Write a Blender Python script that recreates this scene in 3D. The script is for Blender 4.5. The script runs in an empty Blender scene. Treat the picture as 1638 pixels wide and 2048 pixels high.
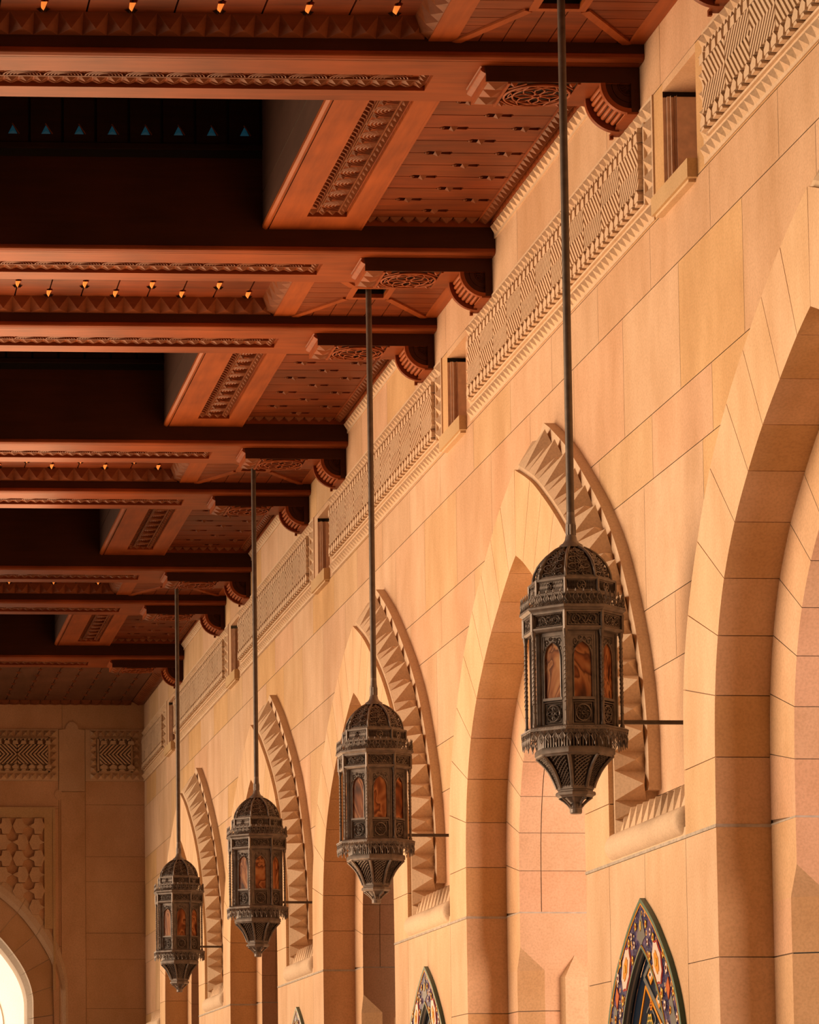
import bpy, math, random
from math import pi, sin, cos, radians, sqrt, atan2
from mathutils import Vector, Euler
random.seed(7)
S = bpy.context.scene
C = S.collection

# ------------------------------------------------------------------ camera
YAW, PITCH = 0.03481, 0.08934
cd = bpy.data.cameras.new('camera'); cam = bpy.data.objects.new('camera', cd); C.objects.link(cam)
cam.location = (0, 0, 1.6)
cam.rotation_euler = (pi/2 + PITCH, 0, -YAW)
cd.sensor_fit = 'AUTO'; cd.sensor_width = 36.0
cd.lens = 6500/2048*36
cd.shift_x = (819 + 183.63)/2048
cd.shift_y = (1748.66 - 1024)/2048
cd.clip_end = 500
S.camera = cam

# ------------------------------------------------------------------ world, lights, exposure
S.view_settings.view_transform = 'Standard'
S.view_settings.look = 'None'
S.view_settings.exposure = 0.0
S.view_settings.gamma = 1.0
S.view_settings.use_curve_mapping = False
W = bpy.data.worlds.new('world'); S.world = W; W.use_nodes = True
W.node_tree.nodes['Background'].inputs[0].default_value = (1.0, 0.66, 0.40, 1)
W.node_tree.nodes['Background'].inputs[1].default_value = 0.05

def area(name, loc, direction, sx, sy, power, col, spread=180):
    l = bpy.data.lights.new(name, 'AREA'); l.shape = 'RECTANGLE'; l.size = sx; l.size_y = sy
    l.energy = power; l.color = col; l.spread = radians(spread)
    o = bpy.data.objects.new(name, l); C.objects.link(o); o.location = loc
    o.rotation_euler = Vector(direction).to_track_quat('-Z', 'Y').to_euler()
    return o
WARM = (1.0, 0.69, 0.44)
# daylight from the open courtyard arcade on the left, and its bounce off the sunlit marble floor
su = bpy.data.lights.new('courtyard_daylight', 'SUN'); su.energy = 4.5; su.color = WARM; su.angle = radians(54)
so = bpy.data.objects.new('courtyard_daylight', su); C.objects.link(so)
so.location = (-12, 40, 8)
so.rotation_euler = Vector((0.92, -0.30, -0.04)).to_track_quat('-Z', 'Y').to_euler()
area('floor_bounce', (0.5, 28, 0.25), (0.12, -0.75, 1), 9, 46, 2700, (1.0, 0.58, 0.30), 100)
area('garden_daylight', (10.2, 14.5, 3.2), (-0.75, 1, 0.05), 4, 5, 240, (1.0, 0.68, 0.51), 120)
area('garden_daylight', (9.6, 21.4, 3.2), (-0.60, 1, 0.05), 3, 5, 260, (1.0, 0.70, 0.52), 120)
area('far_court_daylight', (2.0, 57.3, 3.6), (0, 1, 0.1), 6, 6, 560, (1.0, 0.80, 0.58), 170)

# ------------------------------------------------------------------ materials
def lin(r, g, b):
    f = lambda c: (c/255/12.92) if c/255 <= 0.04045 else ((c/255+0.055)/1.055)**2.4
    return (f(r), f(g), f(b), 1)
def newmat(name):
    m = bpy.data.materials.new(name); m.use_nodes = True
    nt = m.node_tree; b = nt.nodes['Principled BSDF']
    return m, nt, b
def N(nt, t, **kw):
    n = nt.nodes.new(t)
    for k, v in kw.items():
        if k.startswith('i_'):
            n.inputs[int(k[2:]) if k[2:].isdigit() else k[2:].replace('_', ' ')].default_value = v
        else: setattr(n, k, v)
    return n
def ramp(nt, stops):
    n = nt.nodes.new('ShaderNodeValToRGB'); e = n.color_ramp.elements
    while len(e) < len(stops): e.new(0.5)
    for x, (p, c) in zip(e, stops): x.position = p; x.color = c
    return n
def stone(name, base, var=0.25, rough=0.85, bump=0.15):
    m, nt, b = newmat(name); L = nt.links.new
    at = N(nt, 'ShaderNodeAttribute', attribute_name='tint')
    tc = N(nt, 'ShaderNodeTexCoord')
    mp = N(nt, 'ShaderNodeMapping'); mp.inputs['Scale'].default_value = (1.0, 1.6, 0.7)
    L(tc.outputs['Object'], mp.inputs[0])
    n1 = N(nt, 'ShaderNodeTexNoise', i_Scale=1.3, i_Detail=4.0, i_Roughness=0.6)
    n2 = N(nt, 'ShaderNodeTexNoise', i_Scale=60.0, i_Detail=3.0)
    L(mp.outputs[0], n1.inputs['Vector']); L(tc.outputs['Object'], n2.inputs['Vector'])
    lo = tuple(base[i]*(1-var*(0.6, 0.9, 1.3)[i]) for i in range(3)) + (1,)
    hi = tuple(min(1, base[i]*(1+var*0.35)) for i in range(3)) + (1,)
    r = ramp(nt, [(0.3, lo), (0.72, hi)]); L(n1.outputs['Fac'], r.inputs[0])
    mx = N(nt, 'ShaderNodeMix', data_type='RGBA', blend_type='MULTIPLY'); mx.inputs[0].default_value = 1
    L(r.outputs[0], mx.inputs[6]); L(at.outputs['Color'], mx.inputs[7])
    sp = ramp(nt, [(0.3, (0.86, 0.84, 0.82, 1)), (0.6, (1, 1, 1, 1))]); L(n2.outputs['Fac'], sp.inputs[0])
    m2 = N(nt, 'ShaderNodeMix', data_type='RGBA', blend_type='MULTIPLY'); m2.inputs[0].default_value = 1
    L(mx.outputs[2], m2.inputs[6]); L(sp.outputs[0], m2.inputs[7])
    L(m2.outputs[2], b.inputs['Base Color']); b.inputs['Roughness'].default_value = rough
    bp = N(nt, 'ShaderNodeBump', i_Strength=bump, i_Distance=0.004); L(n2.outputs['Fac'], bp.inputs['Height'])
    L(bp.outputs[0], b.inputs['Normal'])
    return m
def wood(name, c0, c1, axis=0, rough=0.42):
    m, nt, b = newmat(name); L = nt.links.new
    at = N(nt, 'ShaderNodeAttribute', attribute_name='tint')
    tc = N(nt, 'ShaderNodeTexCoord'); mp = N(nt, 'ShaderNodeMapping')
    sc = [14.0, 14.0, 14.0]; sc[axis] = 1.2; mp.inputs['Scale'].default_value = sc
    L(tc.outputs['Object'], mp.inputs[0])
    n1 = N(nt, 'ShaderNodeTexNoise', i_Scale=1.0, i_Detail=6.0, i_Roughness=0.65)
    n2 = N(nt, 'ShaderNodeTexNoise', i_Scale=1.1, i_Detail=3.0)
    L(mp.outputs[0], n1.inputs['Vector']); L(tc.outputs['Object'], n2.inputs['Vector'])
    ad = N(nt, 'ShaderNodeMath', operation='MULTIPLY_ADD'); ad.inputs[1].default_value = 0.45
    L(n1.outputs['Fac'], ad.inputs[0])
    m3 = N(nt, 'ShaderNodeMath', operation='MULTIPLY'); m3.inputs[1].default_value = 0.55
    L(n2.outputs['Fac'], m3.inputs[0]); L(m3.outputs[0], ad.inputs[2])
    r = ramp(nt, [(0.36, c0), (0.64, c1)]); L(ad.outputs[0], r.inputs[0])
    mx = N(nt, 'ShaderNodeMix', data_type='RGBA', blend_type='MULTIPLY'); mx.inputs[0].default_value = 1
    L(r.outputs[0], mx.inputs[6]); L(at.outputs['Color'], mx.inputs[7])
    L(mx.outputs[2], b.inputs['Base Color']); b.inputs['Roughness'].default_value = rough
    b.inputs['Specular IOR Level'].default_value = 0.15
    bp = N(nt, 'ShaderNodeBump', i_Strength=0.12, i_Distance=0.003); L(n1.outputs['Fac'], bp.inputs['Height'])
    L(bp.outputs[0], b.inputs['Normal'])
    return m
def plain(name, c, rough=0.5, metal=0.0, noise=0.0, emit=None, es=0.0):
    m, nt, b = newmat(name)
    b.inputs['Base Color'].default_value = c; b.inputs['Roughness'].default_value = rough; b.inputs['Metallic'].default_value = metal
    if noise:
        tc = N(nt, 'ShaderNodeTexCoord'); n1 = N(nt, 'ShaderNodeTexNoise', i_Scale=18.0, i_Detail=4.0)
        nt.links.new(tc.outputs['Object'], n1.inputs['Vector'])
        r = ramp(nt, [(0.3, tuple(x*(1-noise) for x in c[:3])+(1,)), (0.7, tuple(min(1, x*(1+noise)) for x in c[:3])+(1,))])
        nt.links.new(n1.outputs['Fac'], r.inputs[0]); nt.links.new(r.outputs[0], b.inputs['Base Color'])
    if emit:
        b.inputs['Emission Color'].default_value = emit; b.inputs['Emission Strength'].default_value = es
    return m
M = {}
M['stone'] = stone('sandstone', (0.78, 0.58, 0.415))
M['carve'] = stone('carved_sandstone', (0.78, 0.60, 0.43), 0.12)
M['mortar'] = plain('mortar_joint', (0.30, 0.19, 0.12, 1), 0.9)
M['string'] = plain('grey_mortar', (0.50, 0.43, 0.36, 1), 0.9, noise=0.2)
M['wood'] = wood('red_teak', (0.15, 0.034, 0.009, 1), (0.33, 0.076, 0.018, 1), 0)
M['woody'] = wood('red_teak_long', (0.20, 0.045, 0.011, 1), (0.40, 0.098, 0.022, 1), 1)
M['woodp'] = wood('plank_teak', (0.10, 0.024, 0.008, 1), (0.26, 0.060, 0.016, 1), 0)
M['woodc'] = wood('carved_teak', (0.14, 0.042, 0.016, 1), (0.25, 0.080, 0.030, 1), 0)
M['woodd'] = wood('shade_dark_teak', (0.016, 0.007, 0.004, 1), (0.034, 0.013, 0.007, 1), 0, 0.6)  # near-black tone puts the shade of wells and recesses into the wood
M['woodf'] = wood('shaded_face_teak', (0.040, 0.012, 0.005, 1), (0.070, 0.020, 0.008, 1), 0, 0.6)  # darkened teak copy: shade on camera-facing faces put into the colour
M['void'] = plain('shadow_gap', (0.006, 0.003, 0.002, 1), 0.9)  # black sheets: unlit depth behind slots and in wells, set as colour
M['amberglow'] = plain('emissive_sun_wedge', (0.8, 0.3, 0.08, 1), 0.5, emit=(1.0, 0.26, 0.04, 1), es=0.75)  # emission stands in for sunlight on the slot facets
M['tealglow'] = plain('emissive_sky_slot', (0.02, 0.10, 0.13, 1), 0.5, emit=(0.004, 0.045, 0.07, 1), es=0.4)  # faint glow imitates daylight coming through the well boards
M['metal'] = plain('dark_bronze', (0.19, 0.156, 0.138, 1), 0.40, 0.2, noise=0.3)
M['metald'] = plain('blackened_bronze', (0.035, 0.022, 0.015, 1), 0.45, 0.5, noise=0.2)
M['iron'] = plain('brown_rod', (0.12, 0.092, 0.074, 1), 0.5, 0.3, noise=0.2)
M['floor'] = stone('pale_marble', (0.62, 0.50, 0.40), 0.1, 0.25, 0.02)
M['recess'] = plain('brown_recess', (0.72, 0.52, 0.38, 1), 0.8, noise=0.12)
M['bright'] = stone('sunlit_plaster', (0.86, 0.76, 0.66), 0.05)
def amber():
    m, nt, b = newmat('swirled_amber_glass'); L = nt.links.new
    tc = N(nt, 'ShaderNodeTexCoord'); oi = N(nt, 'ShaderNodeObjectInfo')
    ad = N(nt, 'ShaderNodeVectorMath', operation='ADD'); L(tc.outputs['Object'], ad.inputs[0])
    ml = N(nt, 'ShaderNodeMath', operation='MULTIPLY'); ml.inputs[1].default_value = 9; L(oi.outputs['Random'], ml.inputs[0])
    L(ml.outputs[0], ad.inputs[1])
    mp = N(nt, 'ShaderNodeMapping'); mp.inputs['Scale'].default_value = (1.0, 1.0, 0.55); L(ad.outputs[0], mp.inputs[0])
    w = N(nt, 'ShaderNodeTexNoise', i_Scale=2.4, i_Detail=2.5, i_Distortion=4.2); L(mp.outputs[0], w.inputs['Vector'])
    r = ramp(nt, [(0.34, (0.07, 0.018, 0.006, 1)), (0.44, (0.32, 0.105, 0.034, 1)), (0.50, (0.55, 0.25, 0.10, 1)), (0.53, (0.13, 0.032, 0.009, 1)), (0.60, (0.42, 0.15, 0.05, 1)), (0.68, (0.56, 0.27, 0.11, 1))])
    L(w.outputs['Fac'], r.inputs[0]); L(r.outputs[0], b.inputs['Base Color'])
    b.inputs['Roughness'].default_value = 0.3; b.inputs['Specular IOR Level'].default_value = 0.25
    return m
M['amber'] = amber()
M['liner'] = plain('amber_liner', (0.055, 0.026, 0.010, 1), 0.25)
def tile():
    m, nt, b = newmat('floral_tile'); L = nt.links.new
    tc = N(nt, 'ShaderNodeTexCoord')
    v = N(nt, 'ShaderNodeTexVoronoi', i_Scale=13.0); L(tc.outputs['Object'], v.inputs['Vector'])
    v2 = N(nt, 'ShaderNodeTexVoronoi', i_Scale=30.0, feature='DISTANCE_TO_EDGE'); L(tc.outputs['Object'], v2.inputs['Vector'])
    no = N(nt, 'ShaderNodeTexNoise', i_Scale=7.0, i_Detail=2.0); L(tc.outputs['Object'], no.inputs['Vector'])
    ba = ramp(nt, [(0.40, lin(28, 20, 74)), (0.52, lin(48, 34, 92)), (0.60, lin(128, 100, 138)), (0.68, lin(34, 36, 96))]); L(no.outputs['Fac'], ba.inputs[0])
    fl = ramp(nt, [(0.0, lin(150, 50, 30)), (0.12, lin(235, 170, 60)), (0.20, lin(245, 215, 160)), (0.25, lin(70, 44, 90))])
    fl.color_ramp.interpolation = 'CONSTANT'; L(v.outputs['Distance'], fl.inputs[0])
    k = N(nt, 'ShaderNodeMath', operation='LESS_THAN'); k.inputs[1].default_value = 0.27; L(v.outputs['Distance'], k.inputs[0])
    mx = N(nt, 'ShaderNodeMix', data_type='RGBA'); L(k.outputs[0], mx.inputs[0]); L(ba.outputs[0], mx.inputs[6]); L(fl.outputs[0], mx.inputs[7])
    e = N(nt, 'ShaderNodeMath', operation='LESS_THAN'); e.inputs[1].default_value = 0.035; L(v2.outputs['Distance'], e.inputs[0])
    mm = N(nt, 'ShaderNodeMix', data_type='RGBA'); L(e.outputs[0], mm.inputs[0]); L(mx.outputs[2], mm.inputs[6]); mm.inputs[7].default_value = lin(84, 92, 122)
    L(mm.outputs[2], b.inputs['Base Color']); b.inputs['Roughness'].default_value = 0.25
    return m
M['tile'] = tile()
for k, c in dict(t_green=(112, 138, 118), t_dgreen=(26, 66, 52), t_gold=(238, 160, 40), t_white=(245, 225, 210), t_red=(176, 60, 52), t_navy=(12, 34, 58),
                 t_grey=(128, 128, 124), t_dgrey=(70, 78, 80), t_purple=(58, 34, 80), t_yellow=(236, 196, 92), t_wine=(120, 24, 36), t_slate=(104, 116, 122), t_pale=(190, 188, 180), t_leaf=(52, 92, 66), t_orange=(214, 104, 34)).items():
    M[k] = plain('glazed_' + k[2:], lin(*c), 0.25)

# ------------------------------------------------------------------ mesh helpers
class MB:
    def __init__(s): s.v = []; s.f = []; s.t = []; s.m = []; s.cur = (1, 1, 1); s.mi = 0
    def face(s, pts):
        n = len(s.v); s.v += [tuple(p) for p in pts]; s.f.append(tuple(range(n, n+len(pts)))); s.t.append(s.cur); s.m.append(s.mi)
    def box(s, x0, x1, y0, y1, z0, z1):
        a = [(x0,y0,z0),(x1,y0,z0),(x1,y1,z0),(x0,y1,z0),(x0,y0,z1),(x1,y0,z1),(x1,y1,z1),(x0,y1,z1)]
        for q in ((0,3,2,1),(4,5,6,7),(0,1,5,4),(1,2,6,5),(2,3,7,6),(3,0,4,7)): s.face([a[i] for i in q])
    def prism(s, poly, d0, d1, to):      # poly in 2-D, to(u, v, d) -> 3-D
        a = [to(u, v, d0) for u, v in poly]; b = [to(u, v, d1) for u, v in poly]
        s.face(a); s.face(b[::-1]); n = len(poly)
        for i in range(n): j = (i+1) % n; s.face([a[i], b[i], b[j], a[j]])
    def pyr(s, base, apex):
        n = len(base)
        for i in range(n): s.face([base[i], base[(i+1) % n], apex])
    def tube(s, pts, r, n=4, closed=False):
        pts = [Vector(p) for p in pts]; m = len(pts); rings = []
        up = Vector((0.31, 0.17, 0.93))
        for i, p in enumerate(pts):
            a = pts[(i-1) % m] if (closed or i > 0) else p; b = pts[(i+1) % m] if (closed or i < m-1) else p
            d = (b-a)
            if d.length < 1e-9: d = Vector((0, 0, 1))
            d.normalize(); u = d.cross(up)
            if u.length < 1e-4: u = d.cross(Vector((1, 0, 0)))
            u.normalize(); w = d.cross(u); rr = r[i] if isinstance(r, (list, tuple)) else r
            rings.append([p + u*rr*cos(2*pi*k/n+pi/4) + w*rr*sin(2*pi*k/n+pi/4) for k in range(n)])
        for i in range(m if closed else m-1):
            A, B = rings[i], rings[(i+1) % m]
            for k in range(n): s.face([A[k], A[(k+1) % n], B[(k+1) % n], B[k]])
        if not closed: s.face(rings[0][::-1]); s.face(rings[-1])
    def lathe(s, prof, n=8, ph=0.0, c=(0, 0, 0)):   # prof [(r, z)]
        R = [[(c[0]+r*cos(ph+2*pi*k/n), c[1]+r*sin(ph+2*pi*k/n), c[2]+z) for k in range(n)] for r, z in prof]
        for A, B in zip(R, R[1:]):
            for k in range(n): s.face([A[k], A[(k+1) % n], B[(k+1) % n], B[k]])
    def build(s, name, mat, parent=None, smooth=False, bevel=0):
        me = bpy.data.meshes.new(name); me.from_pydata(s.v, [], s.f)
        mats = mat if isinstance(mat, (list, tuple)) else [mat]
        for m in mats: me.materials.append(m)
        ca = me.color_attributes.new('tint', 'FLOAT_COLOR', 'CORNER')
        buf = []
        for f, t in zip(s.f, s.t): buf += [t[0], t[1], t[2], 1.0]*len(f)
        ca.data.foreach_set('color', buf)
        me.polygons.foreach_set('material_index', s.m)
        if smooth:
            import bmesh
            bm = bmesh.new(); bm.from_mesh(me); bmesh.ops.remove_doubles(bm, verts=bm.verts, dist=1e-5); bm.to_mesh(me); bm.free()
            me.polygons.foreach_set('use_smooth', [True]*len(me.polygons))
            try: me.set_sharp_from_angle(angle=radians(38))
            except Exception: pass
        me.update()
        o = bpy.data.objects.new(name, me); C.objects.link(o)
        if parent: o.parent = parent
        if bevel:
            b = o.modifiers.new('bevel', 'BEVEL'); b.width = bevel; b.segments = 2
        return o
def thing(name, label, cat, loc=(0, 0, 0), group=None):
    o = bpy.data.objects.new(name, None); C.objects.link(o); o.location = loc; o.empty_display_size = 0.1
    o['label'] = label; o['category'] = cat
    if group: o['group'] = group
    return o
def struct(o): o['kind'] = 'structure'; return o
def copy_tree(o, dy, label=None, parent=None):
    c = o.copy(); C.objects.link(c)
    if parent: c.parent = parent
    else: c.location = (o.location[0], o.location[1]+dy, o.location[2])
    if label: c['label'] = label
    for ch in list(o.children): copy_tree(ch, 0, None, c)
    return c
def clip(poly, a, b, c):                # keep a*u+b*v <= c
    out = []
    for i in range(len(poly)):
        p, q = poly[i], poly[(i+1) % len(poly)]
        dp, dq = a*p[0]+b*p[1]-c, a*q[0]+b*q[1]-c
        if dp <= 0: out.append(p)
        if dp*dq < 0:
            t = dp/(dp-dq); out.append((p[0]+t*(q[0]-p[0]), p[1]+t*(q[1]-p[1])))
    return out
def lerp(a, b, t): return tuple(x+(y-x)*t for x, y in zip(a, b))
def resample(pts, n):
    d = [0]
    for a, b in zip(pts, pts[1:]): d.append(d[-1]+sqrt(sum((x-y)**2 for x, y in zip(a, b))))
    out = []
    for i in range(n+1):
        s = d[-1]*i/n; k = 0
        while k < len(d)-2 and d[k+1] < s: k += 1
        out.append(lerp(pts[k], pts[k+1], (s-d[k])/(d[k+1]-d[k]+1e-12)))
    return out
def catmull(pts, n=4):
    out = []
    for i in range(len(pts)-1):
        p0 = pts[max(i-1, 0)]; p1 = pts[i]; p2 = pts[i+1]; p3 = pts[min(i+2, len(pts)-1)]
        for k in range(n):
            t = k/n
            out.append(tuple(0.5*((2*b)+(-a+c)*t+(2*a-5*b+4*c-d)*t*t+(-a+3*b-3*c+d)*t**3) for a, b, c, d in zip(p0, p1, p2, p3)))
    return out+[pts[-1]]
TINTS = [(.97, 0.93, 0.88), (.97, 0.90, 0.86), (0.94, 0.88, 0.74), (.97, 0.86, 0.80), (0.91, 0.86, 0.81), (.99, 0.95, 0.92), (0.96, 0.86, 0.64), (0.92, 0.83, 0.75), (.93, .82, .58)]
def tint(): return random.choice(TINTS)

# ------------------------------------------------------------------ dimensions
P = 7.5; YL = 21.47; YA = 22.321; DE = 4.934
XW, XP, X2 = 6.02, 5.69, 6.035
YE = 55.62
ZS = 3.70
ZSOF, ZNAR, ZWID = 9.429, 9.552, 9.721
IN = [(2.09, 0), (2.09, 1.0), (2.09, 1.95), (2.09, 2.88), (2.09, 3.70), (2.08, 4.12), (2.05, 4.50), (1.96, 4.86), (1.80, 5.19), (1.55, 5.49), (1.25, 5.74), (0.94, 5.95), (0.59, 6.14), (0.25, 6.31), (0, 6.41)]
OUT = [(2.78, 3.70), (2.78, 4.12), (2.76, 4.64), (2.62, 5.10), (2.37, 5.53), (2.05, 5.93), (1.67, 6.25), (1.30, 6.49), (0.91, 6.71), (0.53, 6.90), (0, 7.10)]
OUTS = catmull(OUT, 5)
def outz(r):
    r = abs(r)
    if r >= 2.74: return ZS
    for a, b in zip(OUTS[6:], OUTS[7:]):
        if b[0] <= r <= a[0]: return a[1]+(b[1]-a[1])*((a[0]-r)/(a[0]-b[0]+1e-9))
    return 4.2
ACH = [17.72+P*j for j in range(5)]; PIER = [YL+P*k for k in range(5)]
WIN0, WIN1, WZ0, WZ1 = -0.42, 0.40, 8.20, 9.05     # window recess, relative to the pier axis

# ------------------------------------------------------------------ floor
f = MB(); f.box(-6, 6.03, 8, YE, -0.2, 0); struct(f.build('floor', M['floor']))

# ------------------------------------------------------------------ right wall: coursed blocks, cut by the arches and the window recesses
def wall_bottom(y):
    for yc in ACH:
        if abs(y-yc) < 2.74: return outz(y-yc)-0.10
    return ZS
mb = MB(); core = MB()
courses = [(3.70, 4.17, 0.35), (4.17, 5.06, 1.1), (5.06, 5.52, 0.35), (5.52, 6.41, 1.1), (6.41, 6.87, 0.85), (6.87, 7.755, 0.10), (7.755, 8.20, 0.81), (8.20, 9.11, 0.0), (9.11, 9.76, 0.45)]
G = 0.0028
Y0 = 14.0
def strips(y0, y1, step=0.12):
    n = max(1, int(math.ceil((y1-y0)/step))); return [y0+(y1-y0)*i/n for i in range(n+1)]
def holes(y0, y1):
    """split an interval at the window recesses"""
    seg = [(y0, y1)]
    for yp in PIER:
        a, b = yp+WIN0, yp+WIN1; new = []
        for s0, s1 in seg:
            if b <= s0 or a >= s1: new.append((s0, s1))
            else:
                if s0 < a: new.append((s0, a))
                if s1 > b: new.append((b, s1))
        seg = new
    return seg
for z0, z1, off in courses:
    y = YL+off-1.5*6
    while y < YE:
        a, b = max(y, Y0), min(y+1.5, YE); y += 1.5
        if b-a < 0.05: continue
        mb.cur = tint()
        segs = holes(a, b) if z0 == 8.20 else [(a, b)]
        for s0, s1 in segs:
            ys = strips(s0+(G if s0 == a else 0), s1-(G if s1 == b else 0))
            for p, q in zip(ys, ys[1:]):
                zb0, zb1 = max(z0+G, wall_bottom(p)), max(z0+G, wall_bottom(q))
                if z1-G-min(zb0, zb1) < 0.01: continue
                zb0, zb1 = min(zb0, z1-G), min(zb1, z1-G)
                mb.face([(XW, p, zb0), (XW, q, zb1), (XW, q, z1-G), (XW, p, z1-G)])
    segs = holes(Y0, YE) if z0 == 8.20 else [(Y0, YE)]
    for s0, s1 in segs:
        ys = strips(s0, s1, 0.2)
        for p, q in zip(ys, ys[1:]):
            zb = max(z0, min(wall_bottom(p), wall_bottom(q)))
            if zb < z1: core.face([(XW+0.010, p, zb), (XW+0.010, q, zb), (XW+0.010, q, z1), (XW+0.010, p, z1)])
wall = struct(mb.build('wall_right', M['stone']))
cj = core.build('mortar_joints', M['mortar'], wall)
# solid wall behind the facing (closes the wall from the garden side)
bk = MB()
ys = strips(Y0, YE, 0.2)
for p, q in zip(ys, ys[1:]):
    zb = max(wall_bottom(p), wall_bottom(q)); bk.face([(7.3, p, zb), (7.3, q, zb), (7.3, q, 11.3), (7.3, p, 11.3)])
bk.face([(7.3, Y0, 11.3), (7.3, YE, 11.3), (5.9, YE, 11.3), (5.9, Y0, 11.3)])
bk.build('wall_backing', M['stone'], wall)

# ------------------------------------------------------------------ arches
def norm2(pts, i):
    a = pts[max(i-1, 0)]; b = pts[min(i+1, len(pts)-1)]
    d = (b[0]-a[0], b[1]-a[1]); l = sqrt(d[0]**2+d[1]**2)+1e-9
    return (d[1]/l, -d[0]/l)           # outward for a half profile running spring -> apex
def make_arch(yc):
    t = thing('stone_arch', '', 'arch', (XP, yc, 0), 'pointed arches of the arcade wall')
    T = lambda x, y, z: (x-XP, y, z)
    ring = MB(); rc = MB(); ring2 = MB(); carve = MB(); hood = MB()
    IN2 = [(y*0.765, z if z <= ZS else ZS+(z-ZS)*0.83) for y, z in IN]
    for s in (1, -1):
        for i in range(len(IN)-1):
            a, b = IN[i], IN[i+1]
            ring.cur = random.choice([(1.04, 1.0, 0.92), (1.04, .98, 0.86), (1.0, 0.95, 0.80), (1.04, 0.98, 0.90)])
            # front-ring voussoir: subdivided along the curve so the arris reads as a curve
            if i >= 4:
                c, d = OUT[i-4], OUT[i-3]
            else: c = d = None
            ci = catmull(IN[4:], 4)[(i-4)*4:(i-4)*4+5] if i >= 4 else [a, b]
            co = catmull(OUT, 4)[(i-4)*4:(i-4)*4+5] if i >= 4 else None
            g = G/(sqrt((a[0]-b[0])**2+(a[1]-b[1])**2))
            def cut(pp):
                pp = list(pp); pp[0] = lerp(pp[0], pp[1], g*(len(pp)-1)); pp[-1] = lerp(pp[-1], pp[-2], g*(len(pp)-1)); return pp
            ci = cut(ci)
            if co: co = cut(co)
            if co:
                poly = ci+co[::-1]
                n = len(ci)
                for k in range(n-1):
                    ring.face([T(XP, s*ci[k][0], ci[k][1]), T(XP, s*ci[k+1][0], ci[k+1][1]), T(XP, s*co[k+1][0], co[k+1][1]), T(XP, s*co[k][0], co[k][1])])
                    ring.face([T(XP, s*co[k][0], co[k][1]), T(XP, s*co[k+1][0], co[k+1][1]), T(X2, s*co[k+1][0], co[k+1][1]), T(X2, s*co[k][0], co[k][1])])
                for u, v in ((ci[0], co[0]), (ci[-1], co[-1])):
                    ring.face([T(XP, s*u[0], u[1]), T(X2, s*u[0], u[1]), T(X2, s*v[0], v[1]), T(XP, s*v[0], v[1])])
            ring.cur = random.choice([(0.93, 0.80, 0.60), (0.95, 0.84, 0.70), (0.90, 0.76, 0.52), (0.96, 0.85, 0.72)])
            for k in range(len(ci)-1):
                ring.face([T(XP, s*ci[k][0], ci[k][1]), T(X2, s*ci[k][0], ci[k][1]), T(X2, s*ci[k+1][0], ci[k+1][1]), T(XP, s*ci[k+1][0], ci[k+1][1])])
            # second order
            ring2.cur = random.choice([(1, 0.94, 0.88), (1, 0.90, 0.80), (1, 0.88, 0.84), (0.98, 0.90, 0.78)])
            if i < 4:
                w = IN2[0][0]; ya_, xb_, g_ = w+.13, X2+.20, .004; z0, z1 = a[1]+g_, b[1]-g_
                zt_ = z1 if i < 3 else 3.22
                ring2.face([T(X2, s*ya_, z0), T(X2, s*2.15, z0), T(X2, s*2.15, zt_), T(X2, s*ya_, zt_)])
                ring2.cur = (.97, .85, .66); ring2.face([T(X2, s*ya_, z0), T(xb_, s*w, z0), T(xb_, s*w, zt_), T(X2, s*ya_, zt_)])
                pk = random.choice([(1, 0.86, 0.80), (1, 0.90, 0.83), (1, 0.84, 0.76)]); ring2.cur = pk
                ring2.face([T(xb_, s*w, z0), T(7.3, s*w, z0), T(7.3, s*w, zt_), T(xb_, s*w, zt_)])
                if i == 3:
                    ring2.face([T(X2, s*w, 3.41), T(xb_, s*w, zt_), T(7.3, s*w, zt_), T(7.3, s*w, z1), T(X2, s*w, z1)])
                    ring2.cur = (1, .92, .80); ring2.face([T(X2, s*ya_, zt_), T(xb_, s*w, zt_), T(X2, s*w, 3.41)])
                    ring2.face([T(X2, s*ya_, zt_), T(X2, s*w, 3.41), T(X2, s*w, z1), T(X2, s*2.15, z1), T(X2, s*2.15, zt_)])
                continue
            e0, e1 = IN2[i], IN2[i+1]
            c2 = catmull(IN2[4:], 4)[(i-4)*4:(i-4)*4+5] if i >= 4 else [e0, e1]
            ou = catmull(IN[4:], 4)[(i-4)*4:(i-4)*4+5] if i >= 4 else [a, b]
            c2 = cut(c2); ou = cut(ou); n = len(c2)
            for k in range(n-1):
                ring2.face([T(X2, s*c2[k][0], c2[k][1]), T(X2, s*c2[k+1][0], c2[k+1][1]), T(X2, s*(ou[k+1][0]+.06), ou[k+1][1]+.03), T(X2, s*(ou[k][0]+.06), ou[k][1]+.03)])
            pink = [(1, 0.86, 0.80), (1, 0.90, 0.83), (1, 0.84, 0.76), (0.99, 0.88, 0.80)]
            for (xa, xb) in ((X2, 6.215), (6.221, 6.78), (6.786, 7.3)):
                ring2.cur = random.choice(pink)
                for k in range(n-1):
                    ring2.face([T(xa, s*c2[k][0], c2[k][1]), T(xb, s*c2[k][0], c2[k][1]), T(xb, s*c2[k+1][0], c2[k+1][1]), T(xa, s*c2[k+1][0], c2[k+1][1])])
        # mortar core just behind the joints
        ci = [IN[0], IN[4]]+catmull(IN[4:], 3)[1:]; c2 = [IN2[0], IN2[4]]+catmull(IN2[4:], 3)[1:]; co = catmull(OUT, 3)
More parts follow.
